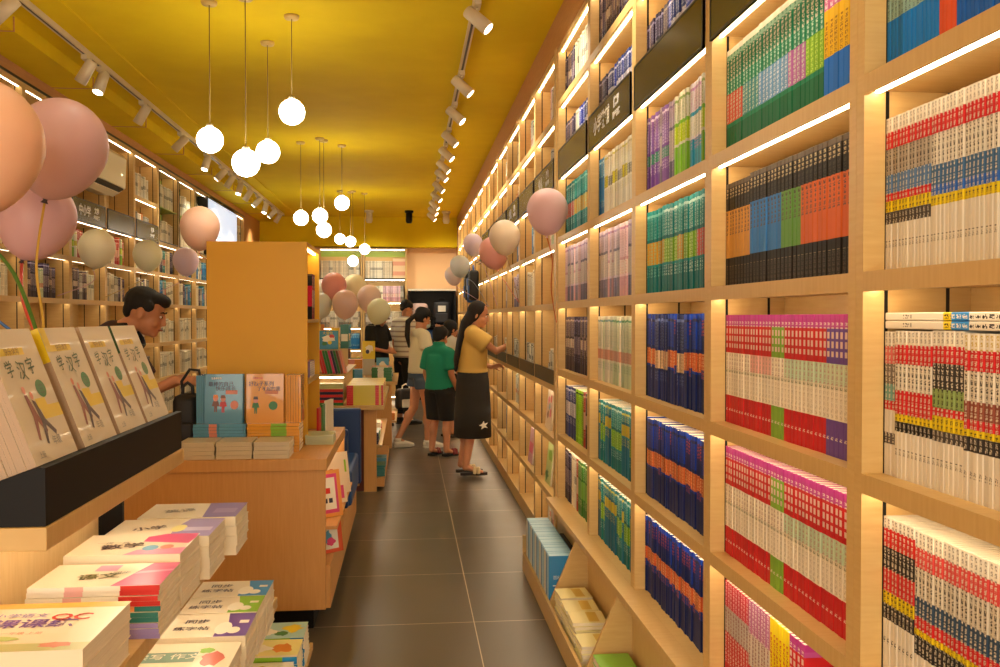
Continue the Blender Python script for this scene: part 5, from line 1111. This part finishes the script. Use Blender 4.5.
def shoe(root, a, t, m, sole, s=1.0, name='shoe', open_=False):
    a, t = V3(a), V3(t); d = (t - a); d.z = 0; d.normalize(); heel = V3((a.x, a.y, 0)) - d*.045*s
    o = MB(); sd = V3((-d.y, d.x, 0)); out = []
    L = .245*s
    for u, w in ((0, .026), (.1, .033), (.35, .032), (.65, .044), (.88, .036), (1, .012)): out.append((u, w))
    pts = [heel + d*L*u + sd*w*s for u, w in out] + [heel + d*L*u - sd*w*s for u, w in reversed(out)]
    z0 = min(a.z-.07*s, t.z-.028*s); z0 = max(z0, .002); tz = .016 if not open_ else .024
    A = [o.bm.verts.new((p.x, p.y, z0)) for p in pts]; B_ = [o.bm.verts.new((p.x, p.y, z0+tz)) for p in pts]
    o.face(A, sole); o.face(B_[::-1], sole)
    for i in range(len(A)): o.face([A[i], B_[i], B_[(i+1) % len(A)], A[(i+1) % len(A)]], sole)
    r = o.obj(name, root)
    u = MB()
    if not open_:
        u.tube([heel + d*.03*s + V3((0, 0, z0+.045)), heel + d*.12*s + V3((0, 0, z0+.042)), heel + d*.20*s + V3((0, 0, z0+.026)), heel + d*.225*s + V3((0, 0, z0+.022))], [(.036*s, .036*s), (.041*s, .034*s), (.042*s, .022*s), (.034*s, .018*s)], m, 14, side=tuple(sd))
        u.tube([a + V3((0, 0, -.025)), a + V3((0, 0, .012))], .043*s, m, 12, caps=False)
    else:
        for q in (.52, .66):
            c_ = heel + d*L*q; u.tube([c_ + sd*.044*s + V3((0, 0, z0+.02)), c_ + sd*.03*s + V3((0, 0, z0+.062)), c_ + V3((0, 0, z0+.068)), c_ - sd*.03*s + V3((0, 0, z0+.062)), c_ - sd*.044*s + V3((0, 0, z0+.02))], [(.006, .016)]*5, m, 8)
    u.obj('upper', r)
def shirt(root, j, m, s, hem, sleeve=.55, ease=.016, voxel=.010, name='t_shirt', flare=0, neckdy=0):
    b = MB(); J = {k: V3(v) for k, v in j.items() if isinstance(v, tuple) and len(v) == 3}
    hip, wa, ch, tp = J['hip'], J['waist'], J['chest'], J['top']
    hp = wa.lerp(hip, hem)
    b.tube([hp, wa, ch, ch.lerp(tp, .75)], [((.146+flare)*s+ease, (.108+flare)*s+ease), ((.130+flare*.5)*s+ease, (.10+flare*.4)*s+ease), (.146*s+ease, .106*s+ease), (.125*s+ease, .085*s+ease)], m, 18, side=(1, 0, 0), caps=False)
    b.tube([J['sl'], tp, J['sr']], [.046*s+ease, .058*s+ease, .046*s+ease], m, 14); b.tube([tp, tp.lerp(J['neck'], .35)], .056*s+ease*.6, m, 12, caps=False)
    for q in 'lr':
        e = J['s'+q].lerp(J['e'+q], sleeve); b.tube([J['s'+q], e], [.047*s+ease, .050*s+ease*1.3], m, 14, caps=False)
    return remesh(b, name, voxel, m, root, 16)
def pants(root, j, m, s, leg=1.0, ease=.016, name='shorts', voxel=.011, flare=0):
    b = MB(); J = {k: V3(v) for k, v in j.items() if isinstance(v, tuple) and len(v) == 3}
    b.tube([J['hip'].lerp(J['waist'], .75), J['hip'], J['hip'] + V3((0, 0, -.04))], [(.128*s+ease, .096*s+ease), (.152*s+ease, .11*s+ease), (.15*s+ease, .11*s+ease)], m, 18, side=(1, 0, 0), caps=False)
    for q in 'lr':
        if leg <= 1: e = J['h'+q].lerp(J['k'+q], leg); b.tube([J['h'+q], e], [.085*s+ease, (.085*(1-leg)+.062*leg)*s+ease+flare], m, 14, caps=False)
        else: e = J['k'+q].lerp(J['a'+q], leg-1); b.tube([J['h'+q], J['k'+q], e], [.085*s+ease, .060*s+ease, .044*s+ease], m, 14, caps=False)
    return remesh(b, name, voxel, m, root, 5)

# woman in yellow reaching to the shelf (faces +X)
yt = mat('tee_yellow', '#e0b860', .8); skd = mat('skirt_charcoal', '#2c2822', .85)
j = stand(1.575, wr=(.13, .43, 1.25), er=(.19, .19, 1.14), fr=(.12, .52, 1.25), nr=(-.2, 0, -1), wl=(-.14, .20, .98), el=(-.21, .02, 1.03), fl=(-.10, .28, 1.0), nl=(.6, 0, -.8), al=(-.08, -.10, .075), ar=(.08, -.08, .075), tl=(-.08, .05, .03), tr=(.09, .07, .03), kl=(-.085, -.03, .45), kr=(.085, -.02, .45), head=(0, .045, 1.45), neck=(0, .015, 1.38))
w, b = person('woman in a yellow T-shirt and long dark skirt reaching towards the right shelves', (.585, 8.22, .022), R(-86), j, .93, .0085)
P, Mh = head_parts(w, (0, .058, 1.45), -20, 16, 1.0, hair_b, .008, b)
b.ell((0, 0, 0), (0, 0, 0), skin) if False else None
remesh(b, 'body', .0075, skin, w, 3)
h = MB(); h.ell(P(0, -.026, .030), (.086, .092, .096), hair_b, Mh); h.ell(P(-.055, -.02, .0), (.034, .055, .085), hair_b, Mh); h.ell(P(.058, -.03, .005), (.030, .050, .085), hair_b, Mh)
h.tube([P(0, -.050, .01), (0, -.062, 1.37), (0, -.118, 1.20), (-.0, -.150, 1.04), (0, -.155, .94)], [(.078, .060), (.088, .050), (.095, .030), (.075, .024), (.035, .012)], hair_b, 14, side=(1, 0, 0))
h.tube([P(-.07, 0, -.02), (-.085, -.01, 1.33), (-.095, .015, 1.22)], [(.03, .03), (.026, .024), (.012, .012)], hair_b, 10)
remesh(h, 'hair', .008, hair_b, w, 3)
shirt(w, j, yt, .95, .30, .6, .032, .010, flare=.012)
k_ = MB(); k_.tube([(0, 0, 1.0), (0, 0, .86), (0, .0, .62), (0, .0, .34)], [(.150, .125), (.176, .148), (.186, .165), (.190, .172)], skd, 22, side=(1, 0, 0), caps=False)
sk_ = k_.obj('skirt', w)
em = MB()
# pale emblem and ruffle line low on the skirt, on the side facing the camera
for pts in ([(.03, .46), (.06, .475), (.075, .50), (.085, .475), (.12, .48), (.095, .455), (.12, .43), (.085, .44), (.05, .425), (.06, .45)],):
    em.poly([(.187*math.sqrt(max(0, 1-(y_/.170)**2))+.004, y_, z_) for y_, z_ in pts], white_txt)
em.obj('emblem', sk_, normals=False)
for q in 'lr': shoe(w, j['a'+q], j['t'+q], mat('sandal_cream', '#cdb488', .6), mat('sandal_sole', '#2c1c16', .7), 1.0, 'sandal', True)

# boy in green, back to the camera
gtee = mat('tee_green', '#0a8466', .8); blk = mat('cloth_black', '#14120f', .85)
j = stand(1.35, fl=(-.22, .10, .72), wl=(-.22, .07, .80), fr=(.20, .12, .74), wr=(.21, .09, .82), sl=(-.165, -.01, 1.27), sr=(.165, -.01, 1.27), al=(-.10, -.03, .075), tl=(-.11, .11, .03), ar=(.085, .03, .075), tr=(.12, .16, .03), kr=(.09, .04, .45))
w, b = person('boy seen from behind in a loose green T-shirt and black knee-length shorts', (.325, 9.44, 0), R(-42), j, .90, .0085)
P, Mh = head_parts(w, (-.0, .02, 1.245), 10, 18, .95, hair_m, .008, b)
remesh(b, 'body', .008, skin, w, 3)
h = MB(); h.ell(P(0, -.020, .034), (.083, .094, .088), hair_m, Mh); h.ell(P(0, -.062, -.02), (.062, .034, .05), hair_m, Mh); h.ell(P(0, .045, .075), (.06, .045, .035), hair_m, Mh)
remesh(h, 'hair', .008, hair_m, w, 2)
shirt(w, j, gtee, .92, 1.15, .80, .026, .010, flare=.012)
pants(w, j, blk, .92, 1.02, .030, 'shorts', flare=.008)
for q in 'lr': shoe(w, j['a'+q], j['t'+q], mat('sandal_red', '#7a2020', .6), mat('sandal_black_sole', '#151010', .7), .9, 'sandal', True)

# girl with cap, mask and ponytail, walking
wtee = mat('tee_cream', '#e8dcb8', .8); denim = mat('denim', '#4a5a70', .85)
j = stand(1.55, ar=(.075, .06, .075), kr=(.085, .06, .45), tr=(.085, .20, .03), al=(-.085, -.24, .10), kl=(-.085, -.04, .455), tl=(-.085, -.11, .035), er=(.20, .02, 1.03), wr=(.15, .22, 1.08), fr=(.12, .30, 1.12), el=(-.20, .02, 1.03), wl=(-.14, .2, 1.05), fl=(-.10, .28, 1.1))
w, b = person('girl in a black cap and pale face mask, cream T-shirt, denim shorts and white shoes', (.13, 10.1, 0), R(-68), j, .90, .0085)
P, Mh = head_parts(w, (0, .04, 1.43), 0, 16, .96, hair_m, .008, b)
remesh(b, 'body', .008, skin, w, 3)
h = MB(); h.ell(P(0, -.026, .02), (.080, .086, .084), hair_m, Mh); h.tube([P(0, -.095, .03), (0, -.14, 1.40), (0, -.15, 1.25), (0, -.13, 1.12)], [(.022, .022), (.036, .032), (.034, .03), (.012, .012)], hair_m, 10)
remesh(h, 'hair', .008, hair_m, w, 2)
cp = mat('cap_black', '#121114', .7); h = MB(); h.lathe([(.089, 0), (.091, .03), (.082, .065), (.055, .09), (0, .10)], cp, T(*P(0, -.018, .035)) @ Mh.to_4x4(), 20)
h.prism([(-.07, .05), (-.06, .11), (-.03, .145), (.03, .145), (.06, .11), (.07, .05)], 2, 0, .006, cp); n0 = len(h.bm.verts)
for v in list(h.bm.verts)[-12:]: v.co = T(*P(0, -.0, .040)) @ Mh.to_4x4() @ v.co
h.obj('cap', w)
h = MB(); h.ell(P(0, .060, -.052), (.050, .046, .044), mat('mask_pale_blue', '#b8ccc8', .8), Mh); h.obj('face_mask', w)
shirt(w, j, wtee, .93, .95, .6, .024, .010, flare=.008)
pants(w, j, denim, .93, .32, .022, 'shorts', flare=.015)
for q in 'lr': shoe(w, j['a'+q], j['t'+q], mat('shoe_white', '#e4dcc8', .6), mat('shoe_sole_white', '#d8d0bc', .6), .98)

# child mostly hidden behind boy and woman
j = stand(1.42)
w, b = person('dark haired person in white mostly hidden between the boy and the woman, in strapped sandals', (.50, 10.95, 0), R(-60), j, .9, .0085)
P, Mh = head_parts(w, (0, .02, 1.30), 0, 10, .95, hair_m, .008, b)
remesh(b, 'body', .009, skin, w, 3)
h = MB(); h.ell(P(0, -.020, .030), (.083, .094, .09), hair_m, Mh); h.ell(P(0, -.05, -.06), (.07, .05, .09), hair_m, Mh); remesh(h, 'hair', .008, hair_m, w, 2)
shirt(w, j, wht, .93, .9, .6, .022, .011); pants(w, j, mat('shorts_dark_teal', '#1c2c30', .85), .93, .7, .02, 'shorts')
for q in 'lr': shoe(w, j['a'+q], j['t'+q], mat('sandal_cream', '#cdb488', .6), mat('sandal_sole', '#2c1c16', .7), .95, 'sandal', True)

# man in striped shirt carrying a black bag
def stripe_mat():
    m = mat('tee_striped', '#e0d8c4', .8); nt = m.node_tree; L = nt.links.new; b_ = nt.nodes['Principled BSDF']
    tc = N(nt, 'ShaderNodeTexCoord'); sp = N(nt, 'ShaderNodeSeparateXYZ'); L(tc.outputs['Object'], sp.inputs[0])
    ml = N(nt, 'ShaderNodeMath', operation='MULTIPLY'); ml.inputs[1].default_value = 15; L(sp.outputs[2], ml.inputs[0]); fr = N(nt, 'ShaderNodeMath', operation='FRACT'); L(ml.outputs[0], fr.inputs[0])
    g = N(nt, 'ShaderNodeMath', operation='GREATER_THAN'); g.inputs[1].default_value = .68; L(fr.outputs[0], g.inputs[0])
    mx = N(nt, 'ShaderNodeMix', data_type='RGBA'); L(g.outputs[0], mx.inputs[0]); mx.inputs[6].default_value = srgb('#e2dac6'); mx.inputs[7].default_value = srgb('#a8988a'); L(mx.outputs[2], b_.inputs['Base Color']); return m
stp = stripe_mat()
j = stand(1.70, wl=(-.24, .06, .80), fl=(-.24, .07, .72), el=(-.22, -.01, 1.02))
w, b = person('man in a striped white T-shirt and black trousers beyond the girl', (-.04, 12.3, 0), R(-55), j, 1.02, .0095)
P, Mh = head_parts(w, (0, .03, 1.565), -10, 22, 1.0, hair_m, .008, b)
remesh(b, 'body', .009, skin, w, 3)
h = MB(); h.ell(P(0, -.020, .036), (.082, .092, .086), hair_m, Mh); h.ell(P(0, -.06, -.01), (.06, .03, .05), hair_m, Mh); remesh(h, 'hair', .008, hair_m, w, 2)
shirt(w, j, stp, 1.05, .9, .75, .03, .011, flare=.01); pants(w, j, blk, 1.05, 1.85, .02, 'trousers')
for q in 'lr': shoe(w, j['a'+q], j['t'+q], mat('shoe_dark', '#201c1a', .5), mat('shoe_dark_sole', '#3a3430', .6), 1.1)
bag('shopping_bag', 'black and white bag hanging low beside the aisle tables', (-.03, 11.35, .30), .26, .14, .26, dark, wht, R(30))

# person in black with a brown cap behind the tables
j = stand(1.60, er=(.20, .03, 1.04), wr=(.05, .22, .99), fr=(-.05, .24, 1.0), el=(-.20, .03, 1.04), wl=(-.06, .20, 1.02), fl=(.04, .23, 1.03), cr=20, cl=20)
w, b = person('person in a black T-shirt and brown cap behind the book tables, arms folded, head bowed', (-.40, 12.1, 0), R(-120), j, .95, .0095)
P, Mh = head_parts(w, (0, .05, 1.44), -20, 24, .95, hair_b, .008, b)
remesh(b, 'body', .0095, skin, w, 3)
h = MB(); h.ell(P(0, -.022, .022), (.081, .088, .084), hair_b, Mh); remesh(h, 'hair', .008, hair_b, w, 2)
bc = mat('cap_brown', '#6a4430', .7); h = MB(); h.lathe([(.089, 0), (.091, .03), (.082, .065), (.055, .09), (0, .10)], bc, T(*P(0, -.018, .035)) @ Mh.to_4x4(), 20)
h.prism([(-.07, .05), (-.06, .11), (-.03, .145), (.03, .145), (.06, .11), (.07, .05)], 2, 0, .006, bc)
for v in list(h.bm.verts)[-12:]: v.co = T(*P(0, -.0, .040)) @ Mh.to_4x4() @ v.co
h.obj('cap', w)
shirt(w, j, blk, 1.0, .9, .7, .028, .011, flare=.015); pants(w, j, mat('trousers_beige', '#b8a078', .85), .98, 1.85, .02, 'trousers')
for q in 'lr': shoe(w, j['a'+q], j['t'+q], mat('shoe_dark', '#201c1a', .5), mat('shoe_dark_sole', '#3a3430', .6), 1.0)

# man on the left bending over the desk, reaching for the black bag (faces +X)
plm = mat('polo_maroon', '#3a1a1c', .8); colr = mat('collar_black', '#141217', .7)
j = dict(hip=(0, -.16, .92), waist=(0, -.11, 1.06), chest=(0, .0, 1.24), top=(0, .105, 1.36), neck=(0, .175, 1.405), head=(0, .255, 1.455),
         sl=(-.19, .08, 1.335), sr=(.18, .08, 1.32), hl=(-.09, -.14, .86), hr=(.09, -.14, .86), kl=(-.10, -.08, .49), kr=(.10, -.08, .49), al=(-.10, -.12, .08), ar=(.10, -.12, .08), tl=(-.11, .04, .03), tr=(.11, .04, .03),
         er=(.20, .21, 1.02), wr=(.13, .435, 1.135), fr=(.11, .53, 1.13), nr=(-.5, 0, -.8), cr=30, el=(-.17, .24, 1.05), wl=(-.05, .44, 1.13), fl=(-.02, .53, 1.13), nl=(.3, 0, -1), cl=32)
w, b = person('man in a dark maroon polo leaning over the desk to a black bag', (-1.60, 4.80, 0), R(-90), j, 1.0, .007)
P, Mh = head_parts(w, (0, .268, 1.475), 2, 20, 1.06, hair_m, .007, b)
remesh(b, 'body', .0065, skin, w, 3)
h = MB(); h.ell(P(0, -.030, .040), (.084, .098, .084), hair_m, Mh); h.ell(P(0, -.076, -.005), (.068, .036, .055), hair_m, Mh); h.ell(P(0, .036, .078), (.066, .060, .034), hair_m, Mh); h.ell(P(0, .066, .066), (.050, .026, .022), hair_m, Mh)
for sx in (-1, 1): h.ell(P(sx*.068, .012, .034), (.016, .032, .030), hair_m, Mh)
remesh(h, 'hair', .0065, hair_m, w, 2)
sh = shirt(w, j, plm, 1.03, .9, .75, .020, .009, name='polo_shirt')
c_ = MB(); nk = V3(j['top']).lerp(V3(j['neck']), .75) + V3((0, .035, -.04)); dn = (V3(j['head']) - V3(j['top'])).normalized(); Mc = T(*nk) @ dn.to_track_quat('Z', 'Y').to_matrix().to_4x4()
c_.lathe([(.125, -.055), (.098, -.02), (.078, .028), (.072, .028), (.090, -.022), (.118, -.058)], colr, Mc, 24); c_.obj('collar', sh)
tag_ = MB().box(.115, .13, .13, .17, 1.17, 1.21, white_txt); tag_.obj('name_tag', sh)
pants(w, j, mat('trousers_dark_navy', '#1a1c28', .85), 1.05, 1.85, .02, 'trousers')
for q in 'lr': shoe(w, j['a'+q], j['t'+q], mat('shoe_dark', '#201c1a', .5), mat('shoe_dark_sole', '#3a3430', .6), 1.1)

# ------------------------------------------------------------------ labels of look-alikes: tell them apart by their place among their kind
ONES = ['', 'first', 'second', 'third', 'fourth', 'fifth', 'sixth', 'seventh', 'eighth', 'ninth', 'tenth', 'eleventh', 'twelfth', 'thirteenth', 'fourteenth', 'fifteenth', 'sixteenth', 'seventeenth', 'eighteenth', 'nineteenth', 'twentieth']
def ordinal(n): return ONES[n] if n <= 20 else ('twenty-' + ONES[n-20] if n < 30 else 'thirtieth' if n == 30 else 'thirty-' + ONES[n-30])
SHORT = [('red row below eye level, far part', 'lower red row'), ('in the red row below eye level', 'in the lower red row'), ('of the red row below eye level', 'of the lower red row'), ('red ones below eye level', 'red ones in the lower red row'),
 ('at the near end of the eye-level red row', 'ending the eye-level red row'), (', far part of the eye-level red row', ' in the eye-level red row'), ('at the near end of the lower red row', 'ending the lower red row'),
 ('at the near end of the top row', 'ending the top row'), ('at the near end of its row', 'ending its row'), ('at the near end of the lowest row of the second bay', 'ending the lowest row'), ('in the lowest row of the second bay', 'in the lowest row'),
 ('top row of the second bay', 'top row, second bay'), ('top row of the nearest bay', 'top row, nearest bay'), ('in the top row, nearest bay', 'in the top row'), ('right of the lime ones, eye-level row', 'in the eye-level row'),
 (', second bay, row above eye level', ' above eye level'), (', bottom row of the nearest bay', ', bottom row'), ('spined book', 'spine'), (' standing in the crowded rows behind the teal blue cover', ' behind the teal blue cover'),
 ('leaning in the top side shelf of the yellow column', 'in the column top side shelf'), ('lying in the lower side shelf of the yellow column', 'lying in the yellow column side shelf'), ('lit maple bookcase on the left wall', 'maple bookcase on the left wall'),
 (' with white books behind glass up high', ' with white books up high'), ('picture book lying in the pile under the upright ones', 'picture book lying under the upright ones'), ('picture book with two cartoon children, upright by the column', 'picture book with two cartoon children'),
 ('picture book with a child in green, upright by the column', 'picture book with a child in green'), ('book with red spine ends, ', 'book with red spine ends, '), ('white cylinder spotlight', 'white spotlight')]
def short(t, n):
    for a, b in SHORT:
        if len(t.split()) <= n: break
        t = t.replace(a, b)
    return t
for o in C.objects:
    if o.parent is None and o.get('label') and not o.get('kind'): o['label'] = short(o['label'], 13)
sets = {}
for o in C.objects:
    if o.parent is None and o.get('label') and not o.get('kind'): sets.setdefault(o['label'], []).append(o)
for lb, os_ in sets.items():
    if len(os_) < 2: continue
    sp_ = [max(o.location[a] for o in os_) - min(o.location[a] for o in os_) for a in range(3)]
    mx_ = sum(o.location.x for o in os_)/len(os_)
    if os_[0].name.startswith('magazine'): key, end = (lambda o: -o.location.x), '%s behind the cover'
    elif sp_[2] > .6*max(sp_[:2]) : key, end = (lambda o: -o.location.z), '%s from top'
    elif sp_[1] > sp_[0]:
        if mx_ > .55: key, end = (lambda o: -o.location.y), '%s from left'
        elif mx_ < -1.9: key, end = (lambda o: o.location.y), '%s from left'
        else: key, end = (lambda o: o.location.y), '%s nearest'
    else: key, end = (lambda o: o.location.x), '%s from left'
    for n, o in enumerate(sorted(os_, key=key)):
        e = end % ordinal(n+1)
        if n == 0: e = {'%s from top': 'topmost', '%s from left': 'leftmost', '%s nearest': 'nearest'}.get(end, e)
        o['label'] = lb + ', ' + e
for o in C.objects:
    if o.get('label') and len(o['label'].split()) > 16: print('LONG', o['label'])
